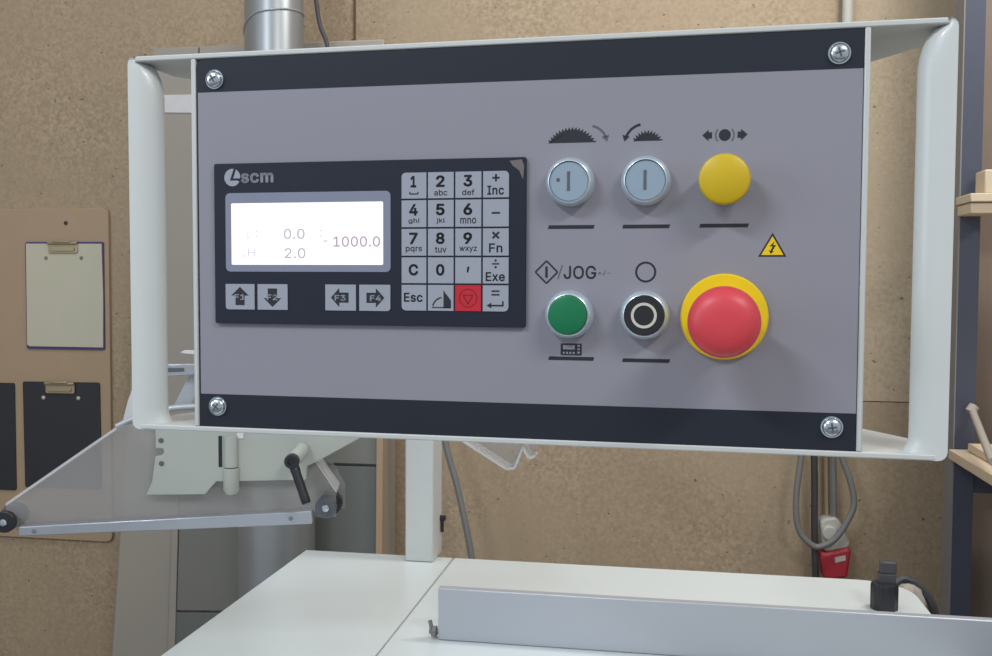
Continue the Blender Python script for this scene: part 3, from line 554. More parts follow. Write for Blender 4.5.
def saw(b, cx, base, W, H, nt, lean):
    pts = [(cx - W / 2, base)]; 
    # circular segment with teeth
    R = (W * W / 4 + H * H) / (2 * H); cy = base + H - R; a0 = math.asin((W / 2) / R)
    for i in range(nt):
        a = -a0 + 2 * a0 * (i + 0.15) / nt; a2 = -a0 + 2 * a0 * (i + (0.85 if lean > 0 else 0.35)) / nt
        a, a2 = (a, a2)
        pts.append((cx + (R - 1.0) * math.sin(a), cy + (R - 1.0) * math.cos(a)))
        pts.append((cx + (R + 1.0) * math.sin(a2), cy + (R + 1.0) * math.cos(a2)))
    pts.append((cx + W / 2, base)); b.prism(pts, Q, Q2)
mark('saw_symbol', lambda b: saw(b, 40.3, 59.7, 28.4, 8.4, 17, 1))
mark('saw_symbol', lambda b: saw(b, 85.2, 59.7, 16.6, 5.4, 11, 1))
def arr1(b):
    b.arc(50.5, 58.5, 11.0, 78, 20, 1.3, Q, Q2); b.prism([(58.2, 62.8), (62.6, 63.8), (61.5, 59.9)], Q, Q2)
mark('arrow_symbol', arr1, M_inkgrey)
def arr2(b):
    b.arc(83.5, 58.0, 11.6, 102, 158, 1.5, Q, Q2); b.prism([(70.6, 63.6), (74.8, 62.4), (71.8, 59.6)], Q, Q2)
mark('arrow_symbol', arr2)
def brake(b):
    b.lathe(129.6, 61.9, [(3.4, Q), (3.4, Q2)], 24)
    for s in (-1, 1):
        b.prism([(129.6 + s * 12.8, 62), (129.6 + s * 9.2, 65.2), (129.6 + s * 9.2, 63.7), (129.6 + s * 7.2, 63.7), (129.6 + s * 7.2, 60.1), (129.6 + s * 9.2, 60.1), (129.6 + s * 9.2, 58.6)], Q, Q2)
mark('brake_symbol', brake)
def brake2(b):
    for s in (-1, 1): b.arc(129.6, 61.9, 5.2, 90 - s * 90 - 42, 90 - s * 90 + 42, 0.8, Q, Q2)
mark('brake_symbol', brake2, M_inkgrey)
def dia(b):
    c_ = (25.6, -17.6)
    P4 = [(c_[0] - 6.8, c_[1]), (c_[0], c_[1] - 6.8), (c_[0] + 6.8, c_[1]), (c_[0], c_[1] + 6.8)]
    for i in range(4): b.line(*P4[i], *P4[(i + 1) % 4], 1.0, Q, Q2)
    b.line(25.6, -21, 25.6, -14.2, 1.5, Q, Q2)
mark('start_symbol', dia)
def jog(b):
    b.mi = 1; b.line(32.6, -21.8, 35.2, -13.4, 0.7, Q, Q2); b.text('+/-', 60.4, -18.0, 7.6, 3.2, Q2)
    b.mi = 0; b.text('JOG', 45.9, -17.7, 19.6, 8.0, Q2, 0.01)
mark('jog_text', jog, mats=[M_ink, M_inkgrey])
mark('stop_symbol', lambda b: b.ring(85.1, -17.4, 5.0, 6.2, Q, Q2))
def icon(b):
    b.prism([(34.6, -67.8), (47.4, -67.8), (47.4, -60.6), (34.6, -60.6)], Q, Q2)
    b.mi = 1; b.prism([(36, -64.2), (43.2, -64.2), (43.2, -61.6), (36, -61.6)], Q2, Q2 + 0.04)
    for i in range(4): b.prism([(36 + i * 2.0, -66.9), (37.1 + i * 2.0, -66.9), (37.1 + i * 2.0, -65.7), (36 + i * 2.0, -65.7)], Q2, Q2 + 0.04)
    for j in range(3): b.prism([(44.8, -66.6 + 2 * j), (46.3, -66.6 + 2 * j), (46.3, -65.4 + 2 * j), (44.8, -65.4 + 2 * j)], Q2, Q2 + 0.04)
mark('keypad_icon', icon, mats=[M_ink, M_panel])
# warning sticker
b = MB(pf); b.prism([(149.4, -8.4), (165.2, -8.4), (157.3, 5.4)], FT + 0.02, FT + 0.10)
b.mi = 1; b.prism([(151.1, -7.4), (163.5, -7.4), (157.3, 3.4)], FT + 0.10, FT + 0.16)
b.mi = 0; h_ = FT + 0.16
b.prism([(158.6, 0.6), (155.6, -2.6), (157.4, -2.4), (156.3, -5.0), (155.3, -4.6), (156.5, -6.8), (158.2, -5.2), (157.3, -5.2), (159.4, -1.6), (157.6, -1.8)], h_, h_ + 0.04)
b.build('warning_triangle', [M_ink, M_yellow2], FP)

# screws
for i, (u, v) in enumerate(((-191.9, 105.9), (191.9, 105.9), (-191.9, -105.9), (191.9, -105.9))):
    b = MB(pf); b.lathe(u, v, [(6.2, FT + 0.1), (6.2, FT + 0.9)], 28)
    b.lathe(u, v, [(5.4, FT + 0.9), (5.2, FT + 2.2), (4.2, FT + 3.2), (2.6, FT + 3.8), (0, FT + 4.0)], 28)
    s_ = b.build('screw', M_chrome, t)
    b = MB(pf); a = (0.5, 0.3, 0.9, 0.15)[i]
    for da in (0, PI / 2):
        b.line(u - 2.7 * math.cos(a + da), v - 2.7 * math.sin(a + da), u + 2.7 * math.cos(a + da), v + 2.7 * math.sin(a + da), 1.1, FT + 2.5, FT + 4.05)
    b.build('cross_recess', M_roller, s_)

# keypad display unit
UF = 1.6
b = MB(pf); b.prism(rrect(-192.0, 13.2, -51.3, 51.6, 1.2, 3), FT, UF); KU = b.build('display_unit', M_unit, t, bevel=0.0003)
b = MB(pf); b.prism(rrect(-184.0, -72.4, -17.8, 32.6, 3, 4), UF, UF + 0.15); b.build('screen_frame', mat('screen_surround', (132, 136, 156), 0.4), KU)
b = MB(pf); b.prism(rrect(-179.9, -77.2, -13.4, 26.0, 0.8, 2), UF + 0.15, UF + 0.30)
h_ = UF + 0.36
b.mi = 1; b.text('0.0', -136.5, 6.2, 14.2, 6.6, h_, 0.008); b.text('2.0', -136.0, -6.0, 14.2, 6.6, h_, 0.008)
b.mi = 2; b.text('1000.0', -94.6, 1.2, 31.0, 6.6, h_, 0.01)
b.mi = 3; b.text('H', -166, -5.6, 4.6, 4.6, h_); b.text('L', -168, 6.4, 1.6, 5, h_); b.text(':', -162.5, 6.4, 1.0, 4.4, h_)
b.text(',', -171, -8.0, 1.2, 2, h_); b.text(':', -118.5, 6.6, 1.2, 4.4, h_)
b.mi = 1; b.line(-116.7, 1.6, -114.3, 1.6, 0.8, UF + 0.3, h_)
b.build('screen', [M_screen, M_lcd1, M_lcd3, M_lcd2], KU)['label'] = 'bright white lit screen showing 0.0, 2.0 and 1000.0'
b = MB(pf)
# emblem: disc cut by a tilted notch, with a small slice beside it
cx, cy, R = -179.0, 42.6, 5.6
pts = []
for i in range(0, 31):
    a = math.radians(80 + (330 - 80) * i / 30); pts.append((cx + R * math.cos(a), cy + R * math.sin(a)))
pts += [(cx + 3.6, cy - 2.0), (cx - 1.8, cy - 2.0)]
b.prism(pts, UF, UF + 0.12)
pts = [(cx + 0.6, cy - 0.6), (cx + 5.5, cy - 0.6)] + [(cx + 0.2 + 5.4 * math.cos(math.radians(a)), cy + 5.4 * math.sin(math.radians(a))) for a in (10, 25, 40, 55)] + [(cx + 2.6, cy + 5.2)]
b.prism(pts, UF, UF + 0.12)
b.text('scm', -161.8, 42.1, 22.4, 6.4, UF + 0.12, 0.028)
b.build('brand_mark', M_key, KU)
# function keys
def arrow(b, cx, cy, d, S):
    base = [(0, 1), (0.95, 0.12), (0.50, 0.12), (0.50, -0.85), (-0.50, -0.85), (-0.50, 0.12), (-0.95, 0.12)]
    rot = {'u': 0, 'd': PI, 'l': PI / 2, 'r': -PI / 2}[d]
    b.prism([(cx + S * (x * math.cos(rot) - y * math.sin(rot)), cy + S * (x * math.sin(rot) + y * math.cos(rot))) for x, y in base], KT, KT + 0.06)
KT = UF + 0.5
for lab, d, u0, u1 in (('F1', 'u', -184.2, -164.1), ('F2', 'd', -161.9, -141.3), ('F3', 'l', -115.6, -95.2), ('F4', 'r', -92.9, -72.5)):
    b = MB(pf); b.prism(rrect(u0, u1, -42.2, -25.8, 2, 4, {'F1': (1, 0, 0, 0), 'F4': (0, 1, 0, 0)}.get(lab, (0, 0, 0, 0))), UF, KT)
    b.mi = 1; cx = (u0 + u1) / 2; arrow(b, cx, -34.0, d, 6.4)
    b.mi = 0; b.text(lab, cx + (0.6 if d in 'r' else -0.2), -34.2, 7.4, 3.6, KT + 0.10, 0.02)
    b.build('key', [M_key, M_ink], KU)
# number keypad: 4 columns, 5 rows
cu_ = [-65.6, -48.6, -31.2, -13.8, 3.3]; rv = [44.0, 27.0, 9.4, -8.2, -25.2, -42.2]
legend = [[('1', '_'), ('2', 'abc'), ('3', 'def'), ('+', 'Inc')], [('4', 'ghi'), ('5', 'jkl'), ('6', 'mno'), ('-', '')],
          [('7', 'pqrs'), ('8', 'tuv'), ('9', 'wxyz'), ('x', 'Fn')], [('C', None), ('0', None), (',', None), ('/', 'Exe')],
          [('Esc', None), ('saw', None), ('red', None), ('=', 'ret')]]
for r_ in range(5):
    for c_ in range(4):
        u0, u1, v1, v0 = cu_[c_] + 0.55, cu_[c_ + 1] - 0.55, rv[r_] - 0.55, rv[r_ + 1] + 0.55
        cor = {(0, 0): (0, 0, 0, 1), (0, 3): (0, 0, 1, 0), (4, 0): (1, 0, 0, 0), (4, 3): (0, 1, 0, 0)}.get((r_, c_), (0, 0, 0, 0))
        b = MB(pf); b.prism(rrect(u0, u1, v0, v1, 2.6, 4, cor), UF, KT)
        cx, cy = (u0 + u1) / 2, (v0 + v1) / 2; big, small = legend[r_][c_]; T_ = KT + 0.06; b.mi = 1
        if big in '123456789' and small is not None and c_ < 3 and big != '':
            b.text(big, cx - 0.3, cy + 2.4, 5.6 if big != '1' else 3.8, 7.2, T_, 0.03)
            if small == '_':
                b.line(cx - 2.6, cy - 5.2, cx + 2.6, cy - 5.2, 0.8, KT, T_); b.line(cx - 2.6, cy - 5.2, cx - 2.6, cy - 3.9, 0.8, KT, T_); b.line(cx + 2.6, cy - 5.2, cx + 2.6, cy - 3.9, 0.8, KT, T_)
            else: b.text(small, cx, cy - 4.6, {'abc': 8.4, 'def': 7.8, 'ghi': 7.0, 'jkl': 5.4, 'mno': 10, 'pqrs': 10.6, 'tuv': 7.4, 'wxyz': 11}[small], 3.6, T_, 0.012)
        elif big in 'C0' and small is None: b.text(big, cx - 0.3, cy + 0.3, 6.2 if big == 'C' else 5.4, 7.2, T_, 0.03)
        elif big == ',': b.text(',', cx, cy + 0.5, 1.8, 3.6, T_, 0.02)
        elif big == 'Esc': b.text('Esc', cx - 0.4, cy + 0.2, 12.2, 5.8, T_, 0.022)
        elif big == '+':
            b.line(cx - 2.3, cy + 3.9, cx + 2.3, cy + 3.9, 1.2, KT, T_); b.line(cx, cy + 1.6, cx, cy + 6.2, 1.2, KT, T_); b.text('Inc', cx - 0.2, cy - 3.6, 10.4, 5.6, T_, 0.02)
        elif big == '-': b.line(cx - 2.6, cy, cx + 2.6, cy, 1.2, KT, T_)
        elif big == 'x':
            b.line(cx - 2, cy + 2.2, cx + 2, cy + 6.0, 1.3, KT, T_); b.line(cx - 2, cy + 6.0, cx + 2, cy + 2.2, 1.3, KT, T_); b.text('Fn', cx, cy - 3.6, 8.4, 5.6, T_, 0.018)
        elif big == '/':
            b.line(cx - 2.3, cy + 4.0, cx + 2.3, cy + 4.0, 0.9, KT, T_)
            for dy in (2.0, 6.0): b.lathe(cx, cy + dy, [(0.75, KT), (0.75, T_)], 10)
            b.text('Exe', cx - 0.2, cy - 3.8, 12, 5.6, T_, 0.018)
        elif big == '=':
            b.line(cx - 2.5, cy + 4.4, cx + 2.5, cy + 4.4, 1.0, KT, T_); b.line(cx - 2.5, cy + 2.2, cx + 2.5, cy + 2.2, 1.0, KT, T_)
            b.line(cx - 3.5, cy - 4.4, cx + 5, cy - 4.4, 1.1, KT, T_); b.line(cx + 4.6, cy - 4.4, cx + 4.6, cy - 1.6, 1.0, KT, T_)
            b.prism([(cx - 5.6, cy - 4.4), (cx - 2.6, cy - 6.2), (cx - 2.6, cy - 2.6)], KT, T_)
        elif big == 'saw':
            b.prism([(cx + 1.8, v0 + 1.6), (cx + 6.6, v0 + 1.6), (cx + 6.6, v0 + 6.4), (cx + 1.8, v0 + 12.6)], KT, T_)
            b.line(cx - 5.6, v0 + 2.0, cx + 6.6, v0 + 2.0, 0.7, KT, T_)
            b.arc(cx + 1.5, v0 + 1.6, 6.6, 98, 168, 0.9, KT, T_)
        elif big == 'red':
            b.ring(cx, cy, 5.2, 5.8, KT, T_, 24)
            for a in (90, 210, 330):
                a0, a1 = math.radians(a), math.radians(a + 120)
                b.line(cx + 3.6 * math.cos(a0 + PI), cy + 3.6 * math.sin(a0 + PI), cx + 3.6 * math.cos(a1 + PI), cy + 3.6 * math.sin(a1 + PI), 0.7, KT, T_)
        o = b.build('key', [M_redkey, M_redink] if big == 'red' else [M_key, M_ink], KU)
        if big == 'red': o['label'] = 'red key'
# scuffed film corner, with flash glare painted in as a grey patch
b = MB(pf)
b.prism([(3.0, 49.5), (10.5, 50.2), (12.0, 46.5), (11.4, 38.0), (9.0, 43.5), (5.0, 46.5)], UF, UF + 0.08); b.build('scuff_glare_corner', M_scuffglare, KU)

# push buttons
def button(u, v, kind, label):
    b = MB(pf)
    if kind == 'yellow':
        b.lathe(u, v, [(12.4, FT), (12.4, 6), (11, 7), (11, 9)], 40); o = b.build('push_button', M_satin, t)
        b = MB(pf); b.lathe(u, v, [(10.8, 9), (13.6, 9.4), (14.4, 11), (14.5, 15), (13.8, 17.0), (12.2, 18.0), (0, 18.5)], 48)
        b.build('button_cap', M_yellow, o)
    else:
        b.lathe(u, v, [(14.5, FT), (14.5, 3.0), (14.1, 5.2), (13.2, 7.2), (12.4, 8.4), (11.9, 8.6), (11.8, 7.4), (11.8, 4.0), (10, 3)], 48)
        o = b.build('push_button', M_satin, t)
        if kind == 'lens':
            b = MB(pf); b.lathe(u, v, [(11.7, 4), (11.7, 7.3), (11.2, 7.8), (0, 8.0)], 48)
            b.mi = 1; b.line(u - 0.2, v - 5.6, u - 0.2, v + 5.8, 1.7, 7.9, 8.15)
            if u < 60: b.lathe(u - 6.4, v + 0.9, [(1.3, 7.8), (1.0, 8.1), (0, 8.2)], 12)
            b.build('button_cap', [M_lens, M_inkgrey], o)
        elif kind == 'green':
            b = MB(pf); b.lathe(u, v, [(11.6, 4), (11.8, 10), (11.3, 11.2), (10.4, 11.6), (0, 11.9)], 48); b.build('button_cap', M_green, o)
        else:
            b = MB(pf); b.lathe(u, v, [(11.6, 4), (11.8, 9.6), (11.2, 10.4), (0, 10.6)], 48)
            b.mi = 1; b.ring(u, v, 5.9, 7.5, 10.4, 10.75, 40); b.build('button_cap', [M_blackp, M_ring], o)
    o['label'] = label
button(40.1, 36.0, 'lens', 'pale lens push button under the large saw symbol')
button(84.9, 36.0, 'lens', 'pale lens push button under the small saw symbol')
button(129.7, 35.0, 'yellow', 'round yellow push button')
button(40.1, -43.0, 'green', 'green push button')
button(85.1, -42.8, 'ring', 'black push button with a white ring')
b = MB(pf); b.lathe(130.8, -43.3, [(24.9, FT), (25.0, 1.5), (24.2, 2.4), (16, 2.6), (14, 6), (13, 26), (12, 27)], 56); ES = b.build('emergency_stop_button', M_yellow2, t)
ES['label'] = 'red mushroom emergency stop button on a yellow disc'
b = MB(pf); b.lathe(130.5, -45.0, [(12, 24), (18.4, 26.5), (19.6, 30), (19.8, 36), (19.1, 41), (16.8, 44.6), (12, 46.8), (6, 47.8), (0, 48)], 56); b.build('mushroom_head', M_red, ES)

# ================================================================== OVERHEAD SAW GUARD
g0 = Vector((-0.70, 1.10)); gyaw = math.radians(14)
GL = at(18.5, 531, 1.12)
gex = Vector((math.cos(gyaw), math.sin(gyaw), 0)); gn = Vector((math.sin(gyaw), -math.cos(gyaw), 0))   # gn towards the camera
GO = Vector((GL.x, GL.y, GL.z))
def gl(px, py, o=0.0):
    v = ray(px, py); oo = GO + gn * o; s = (oo - CO).dot(gn) / v.dot(gn); p = CO + v * s - GO
    return (p.dot(gex), p.z)
t = SG = empty('saw_guard', GO, 'clear acrylic saw blade guard with cream bracket, black lever and aluminium rail', 'saw guard', (0, 0, gyaw))
gf = lambda u, v, o: Vector((u, -o, v))
def gp(pts, o0, o1, m, name, bev=0.0006, parent=None):
    b = MB(gf); b.prism([gl(*p, o1) for p in pts], o0, o1); return b.build(name, m, parent or t, bevel=bev)
rail = gp([(18.5, 527), (18.5, 536.5), (312, 524), (312, 510.8)], -0.006, 0.006, M_alu2, 'rail', 0.0012)
for px, py in ((34, 531.3), (290.6, 518.6)):
    u, v = gl(px, py, 0.006); b = MB(gf); b.lathe(u, v, [(0.0028, 0.0055), (0.0028, 0.0068), (0, 0.0072)], 12); b.build('rail_screw', M_greysteel, rail)
acr = [(116, 427), (6, 503), (6, 524), (18.5, 531), (312, 517), (336, 517), (336, 490), (312, 452), (296, 424), (210, 420), (150, 420)]
gp(acr, -0.0102, -0.0070, M_acrylic, 'acrylic_shield', 0.0)
acr2 = [(126, 420), (22, 494), (22, 526), (325, 510), (345, 508), (345, 484), (322, 444), (306, 418), (220, 412)]
gp(acr2, -0.0585, -0.0555, M_acrylic, 'acrylic_shield', 0.0)
# polished cut edge of the shield
for a, c_ in (((116, 427), (6, 503)), ((312, 455), (336, 490))):
    b = MB(gf); p, q = gl(*a, -0.008), gl(*c_, -0.008); b.prism([p, q, (q[0] + 0.0005, q[1] - 0.0035), (p[0] + 0.0005, p[1] - 0.0035)], -0.0583, -0.0065)
    b.build('shield_edge', M_acryedge, t)
# cream bracket
BK = [(155.5, 424), (155.5, 448), (163, 448.6), (164, 452), (162, 455.5), (155.5, 456.5), (152, 482), (146, 495), (205, 494.5), (216, 481.5), (306, 480), (307, 466), (317, 461.5), (386, 424), (386, 400), (200, 395), (200, 424)]
br = gp(BK, -0.004, 0.006, M_guard, 'bracket', 0.0008)
for px, py in ((161, 440.5), (161.5, 463.5)):
    u, v = gl(px, py, 0.006); b = MB(gf); b.lathe(u, v, [(0.0032, 0.0055), (0.0032, 0.0068), (0.0015, 0.0072), (0, 0.007)], 14); b.build('screw', M_roller, br)
u, v0 = gl(220.3, 467, 0.007); _, v1 = gl(220.3, 436, 0.007)
b = MB(gf); b.prism([(u - 0.0022, v0), (u + 0.0022, v0), (u + 0.0022, v1), (u - 0.0022, v1)], 0.0058, 0.0066); b.build('hinge_slot', M_blackp, br)
uh, _ = gl(230.5, 450, 0.01); rb = 0.0088
b = MB(lambda x, y, z: Vector((x, y, z)))
b.lathe(uh, -0.006, [(rb * 0.98, v0), (rb * 0.98, v1)], 24); b.build('hinge_barrel', M_guard, br)
b = MB(lambda x, y, z: Vector((x, y, z))); vb = gl(230, 490, 0.01)[1]
b.lathe(uh, -0.006, [(rb * 0.7, vb - 0.006), (rb * 1.12, vb), (rb * 1.12, v0 - 0.0012)], 24); b.build('hinge_barrel', M_guard, br)
b = MB(lambda x, y, z: Vector((x, y, z))); b.lathe(uh, -0.006, [(rb * 0.9, v0 - 0.0012), (rb * 0.9, v0)], 24); b.build('hinge_gap', M_blackp, br)
gp([(237, 432), (237, 438.5), (243.5, 438.5), (243.5, 432)], 0.006, 0.0075, M_tape, 'white_tab', 0, br)
gp([(197, 437 + 46), (210, 483), (206, 494), (203, 494)], 0.006, 0.0068, M_greysteel, 'bracket_tab', 0, br) if False else None
# clamping lever
u0, w0 = gl(291.3, 462, 0.045)
ub, wb = gl(303, 449, 0.006)
b = MB(gf)
b.tube([(ub - 0.002, wb + 0.002, 0.0), (ub, wb, 0.010), (u0, w0, 0.034)], 0.0085, 20); b.build('lever_boss', M_guard, br)
b = MB(gf); b.lathe(u0, w0, [(0.0086, 0.030), (0.0092, 0.034), (0.0092, 0.043), (0.0082, 0.046), (0.0045, 0.046), (0.0042, 0.0435), (0, 0.0435)], 24)
u1, w1 = gl(306.5, 504, 0.052)
b.tube(bez([(u0 + 0.001, w0 - 0.002, 0.037), (u0 * 0.7 + u1 * 0.3, w0 * 0.7 + w1 * 0.3, 0.041), (u0 * 0.35 + u1 * 0.65, w0 * 0.35 + w1 * 0.65, 0.045), (u1, w1, 0.050)], 6), [0.0062] * 6 + [0.0058] * 12 + [0.0048], 14)
b.build('clamp_lever', M_blackp, br)
# rollers: a front and a back disc at either end
for (px, py, mf, name) in ((325.5, 508, M_roller, 'r'), (3.5, 522.5, M_blackp, 'l')):
    u, v = gl(px, py, 0.010)
    b = MB(gf); b.lathe(u, v, [(0.004, 0.000), (0.0128, 0.000), (0.0136, 0.002), (0.0136, 0.008), (0.0124, 0.010), (0.005, 0.0105)], 32); r1 = b.build('roller', mf, t)
    b = MB(gf); b.lathe(u, v, [(0.0045, 0.010), (0.0045, 0.0125), (0.003, 0.014), (0, 0.0142)], 16); b.build('roller_screw', M_chrome, r1)
    du, dv = (-0.010, -0.004) if name == 'l' else (0.001, -0.007)
    b = MB(gf); b.lathe(u + du, v + dv, [(0.004, -0.058), (0.0150, -0.058), (0.0158, -0.056), (0.0158, -0.044), (0.0145, -0.042), (0.004, -0.042)], 32); b.build('roller', M_blackp if name == 'r' else M_roller, t)
    b = MB(gf); b.tube([(u, v, 0.004), (u + du, v + dv, -0.06)], 0.003, 12); b.build('roller_axle', M_greysteel, t)
# parts seen between the left handle and the face plate
b = MB(gf)
pp = [gl(112, 429, 0), gl(122, 424, 0), gl(134, 419, 0), gl(155, 413, 0), gl(175, 409.5, 0), gl(200, 408.5, 0), gl(225, 408, 0)]
b.tube(bez([(p[0], p[1], -0.02) for p in pp], 6), 0.0040, 10); b.build('air_hose', M_alu, t)
up_ = gp([(160, 364.5), (160, 377), (192, 375), (200, 371), (200, 364)], -0.030, -0.018, M_alu2, 'slotted_bracket', 0.001)
gp([(160, 368), (160, 372.5), (184, 371.5), (184, 368)], -0.018, -0.0172, M_roller, 'slot', 0, up_)
gp([(172, 409), (188, 409), (200, 388), (200, 372), (190, 374)], -0.034, -0.031, M_alu, 'stay_plate', 0.0)
gp([(180, 352.5), (184, 350.5), (200, 351), (200, 354.5), (186, 353.5)], -0.034, -0.026, M_tape, 'edge_tab', 0.0)
gp([(134, 385), (128, 400), (123, 420), (134, 417), (145, 412)], -0.024, -0.021, M_acryedge, 'hose_shroud', 0.0)
gp([(200, 400), (200, 350), (300, 350), (386, 380), (386, 405)], -0.016, -0.004, M_guard, 'carrier_plate', 0.001)
# arm that carries the guard from the post
gA = at(330, 385, 1.262); b = MB(lambda x, y, z: Vector((x, y, z)) - PO)
b.tube([tuple(gA), (px0 + 0.01, PYB.y + 0.01, CAMZ - 0.08)], 0.016, 14); b.build('carrier_arm', M_white, bpy.data.objects['support_post'])
# white tape strip seen beside the left handle, stuck on the extractor
t = bpy.data.objects['dust_extractor']
plate([(150, 95.5), (200, 94.5), (200, 113), (150, 112.5)], 0.0, 0.003, M_tape, 'tape_strip', 0.0)['label'] = 'white tape strip'

# hanging folded acrylic visible below the panel, right of the post
ay = 1.02
bo = at(500, 445, ay)
b = MB(lambda u, v, o: Vector((u, ay - o, v)))
def ap(px, py): p = at(px, py, ay); return (p.x, p.z)
b.prism([ap(455, 434), ap(466, 441), ap(508, 467.5), ap(515, 466.5), ap(524, 446), ap(524, 430), ap(500, 425), ap(455, 428)], -0.0015, 0.0015)
b.prism([ap(523, 446), ap(530, 457), ap(535.5, 455), ap(537, 425), ap(524, 425)], -0.0015, 0.0015)
hb = b.build('hanging_acrylic_shield', M_acrylic); hb.location = (0, 0, 0); tag(hb, 'small clear folded acrylic shield hanging below the panel beside the post', 'acrylic shield')
b = MB(lambda u, v, o: Vector((u, ay - o, v)))
for a, c_ in (((455, 433.5), (508, 467.5)), ((508, 467.5), (516, 466.5)), ((516, 466.5), (524, 446)), ((524, 446), (530, 457)), ((530, 457), (535.5, 455))):
    b.line(*ap(*a), *ap(*c_), 0.0022, -0.016, 0.010)
b.build('folded_edge', M_acryedge, hb)
b = MB(); s1 = at(500, 428, ay); b.tube([tuple(s1), (s1.x + 0.0, ay, CAMZ + 0.018)], 0.005, 8); b.build('hanger_rod', M_white, hb)

# ================================================================== SOCKET AND CABLES ON THE WALL (right)
sy = WY
def sp(px, py, y=2.70): p = at(px, py, y); return (p.x, p.y, p.z)
c0 = at(833, 533, sy)
t = empty('power_plug', (c0.x, sy, c0.z), 'red industrial plug hanging from a pale grey wall socket', 'plug')
sfx = lambda u, v, o: Vector((u - c0.x, -o, v - c0.z))
def s2(px, py): p = at(px, py, sy - 0.05); return (p.x, p.z)
b = MB(sfx); b.prism([s2(820, 521), s2(822, 548), s2(826, 552), s2(848, 548), s2(850, 543), s2(842, 524), s2(836, 517), s2(826, 518)], 0.0, 0.055); sb_ = b.build('socket_box', M_socket, t, bevel=0.006)
b = MB(sfx); uu, vv = s2(829, 532); b.lathe(uu, vv, [(0.020, 0.05), (0.020, 0.064), (0.016, 0.068), (0, 0.069)], 20); b.build('socket_cap', M_socket, sb_)
b = MB(sfx); b.prism([s2(819, 551), s2(822, 576), s2(830, 579), s2(847, 577), s2(851, 549), s2(846, 547), s2(826, 552)], 0.006, 0.062); rp = b.build('plug_body', M_redsock, t, bevel=0.008, seg=3)
b = MB(sfx); b.prism([s2(834, 556), s2(834.5, 561.5), s2(845, 559), s2(844.5, 554)], 0.062, 0.0635); b.build('rating_label', M_socket, rp)
b = MB()
b.tube(bez([sp(805, 420, 2.66), sp(801, 457, 2.66), sp(796, 500, 2.66), sp(799, 530, 2.66), sp(812, 545, 2.66), sp(822, 546, 2.66), sp(836, 538, 2.66), sp(848, 520, 2.66), sp(854, 503, 2.66), sp(850, 480, 2.66), sp(842, 457, 2.66), sp(836, 425, 2.66)]), 0.0080, 10)
tag(b.build('coiled_cable', M_cable), 'grey cable hanging in a long loop around the red plug', 'cable')
cable('power_cable', [sp(836, 262, 2.69), sp(818, 330, 2.70), sp(814, 420, 2.70), sp(814.5, 480, 2.70), sp(814.5, 540, 2.70), sp(816, 590, 2.70), sp(817, 700, 2.70), sp(817, 900, 2.70)], 0.0095, M_cabled, 'thick dark cable running straight down left of the red plug')
cable('power_cable', [sp(848, 262, 2.715), sp(840, 320, 2.715), sp(832, 400, 2.715), sp(833, 460, 2.715), sp(834, 522, 2.715)], 0.0095, M_cable, 'grey cable dropping into the top of the pale socket')
cable('power_cable', [sp(826, 400, 2.73), sp(826.5, 460, 2.73), sp(827, 521, 2.73)], 0.006, M_hard, 'thin tan cable beside the grey one above the socket')

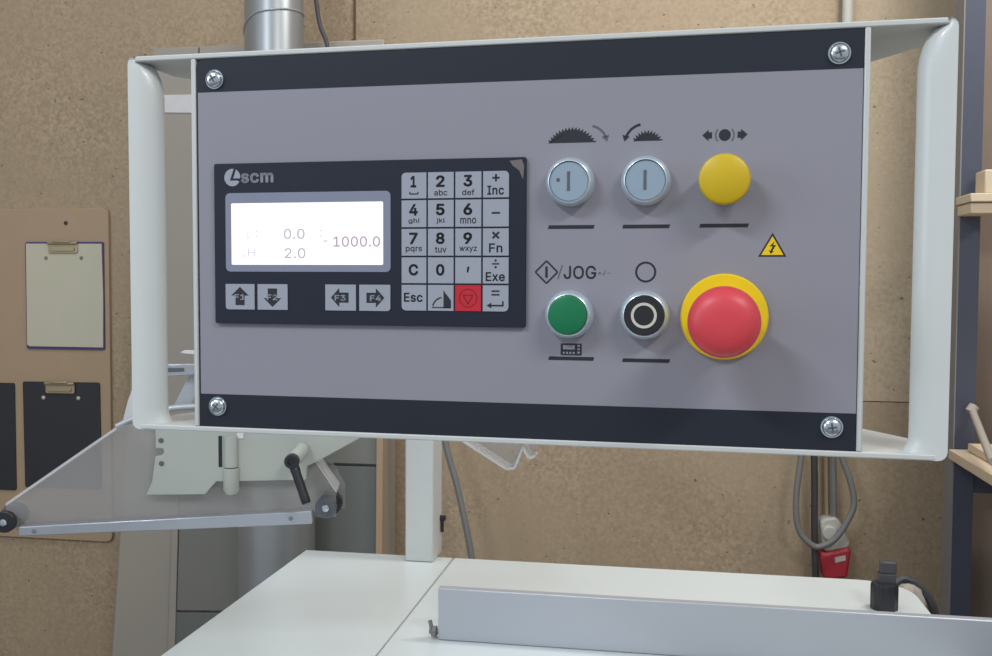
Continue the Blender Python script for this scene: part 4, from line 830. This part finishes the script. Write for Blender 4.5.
# ================================================================== RACK AT THE RIGHT EDGE
RY = 2.40
pa = at(955, 500, RY); pb_ = at(981, 60, RY)
rx0 = at(953, 500, RY).x; rx1 = at(973, 500, RY).x
t = empty('steel_rack', (rx0, RY, 0), 'dark blue steel rack with plywood shelves at the right edge', 'rack')
RO = t.location.copy(); rf = lambda x, y, z: Vector((x - RO.x, y - RO.y, z - RO.z))
b = MB(rf); b.box(rx0, rx1, RY, RY + 0.005, 0, 3.0); b.build('upright', M_bluesteel, t)
b = MB(rf); b.box(rx0 - 0.003, rx0 - 0.0002, RY, RY + 0.075, 0, 3.0); b.build('side_flange', M_greysteel, t)
b = MB(rf); b.box(rx1 + 0.9, rx1 + 0.955, RY, RY + 0.005, 0, 3.0); b.build('upright', M_bluesteel, t)
zb1 = onz
zbench = at(949, 450, RY - 0.02).z
xb = at(949.5, 452, RY + 0.0).x
b = MB(rf); b.box(xb - 0.004, xb + 1.0, 1.15, RY - 0.006, zbench - 0.022, zbench); b.build('shelf', M_ply, t, bevel=0.002)
b = MB(rf); b.box(xb + 0.03, xb + 0.8, 1.3, RY - 0.03, zbench + 0.0005, zbench + 0.018); b.build('shelf_board', M_ply, t, bevel=0.002)
b = MB(rf); b.box(rx1 - 0.01, xb + 0.96, RY + 0.006, RY + 0.03, zbench - 0.10, zbench - 0.05); b.build('cross_beam', M_bluesteel, t)
b = MB(rf); b.box(rx0 + 0.01, xb + 1.0, RY + 0.10, RY + 0.112, 0.02, 3.0); b.build('back_board', M_brown, t)
for sx in (xb + 0.9,):
    b = MB(rf); b.box(sx, sx + 0.04, 1.2, 1.24, 0, zbench - 0.022); b.build('leg', M_bluesteel, t)
zs2 = at(970, 199, RY - 0.04).z
b = MB(rf); b.box(rx0 - 0.012, xb + 1.0, RY - 0.12, RY - 0.006, zs2 - 0.012, zs2 + 0.006); b.build('shelf', M_ply, t, bevel=0.002)
b = MB(rf); b.box(rx0 - 0.008, rx0 + 0.040, RY - 0.11, RY - 0.006, zs2 - 0.036, zs2 - 0.013); b.build('shelf_bracket', M_ply, t, bevel=0.002)
p_ = at(979, 193, RY - 0.06)
b = MB(); b.box(p_.x, p_.x + 0.14, RY - 0.10, RY - 0.03, zs2 + 0.0065, zs2 + 0.058)
tag(b.build('wood_block', M_ply, bevel=0.003), 'small plywood block lying on the upper rack shelf', 'wood block')
# stick tool lying on bench
a_ = at(976, 412, RY - 0.05); e_ = at(993, 440, RY - 0.35); e_.z = zbench + 0.031
b = MB(); b.tube([(a_.x, RY - 0.022, a_.z), tuple(e_)], 0.008, 10); b.tube([(a_.x - 0.006, RY - 0.026, a_.z - 0.004), (a_.x + 0.004, RY - 0.022, a_.z + 0.010)], 0.012, 10)
tag(b.build('hand_tool', M_casing), 'pale handled tool leaning on the bench at the right edge', 'tool')
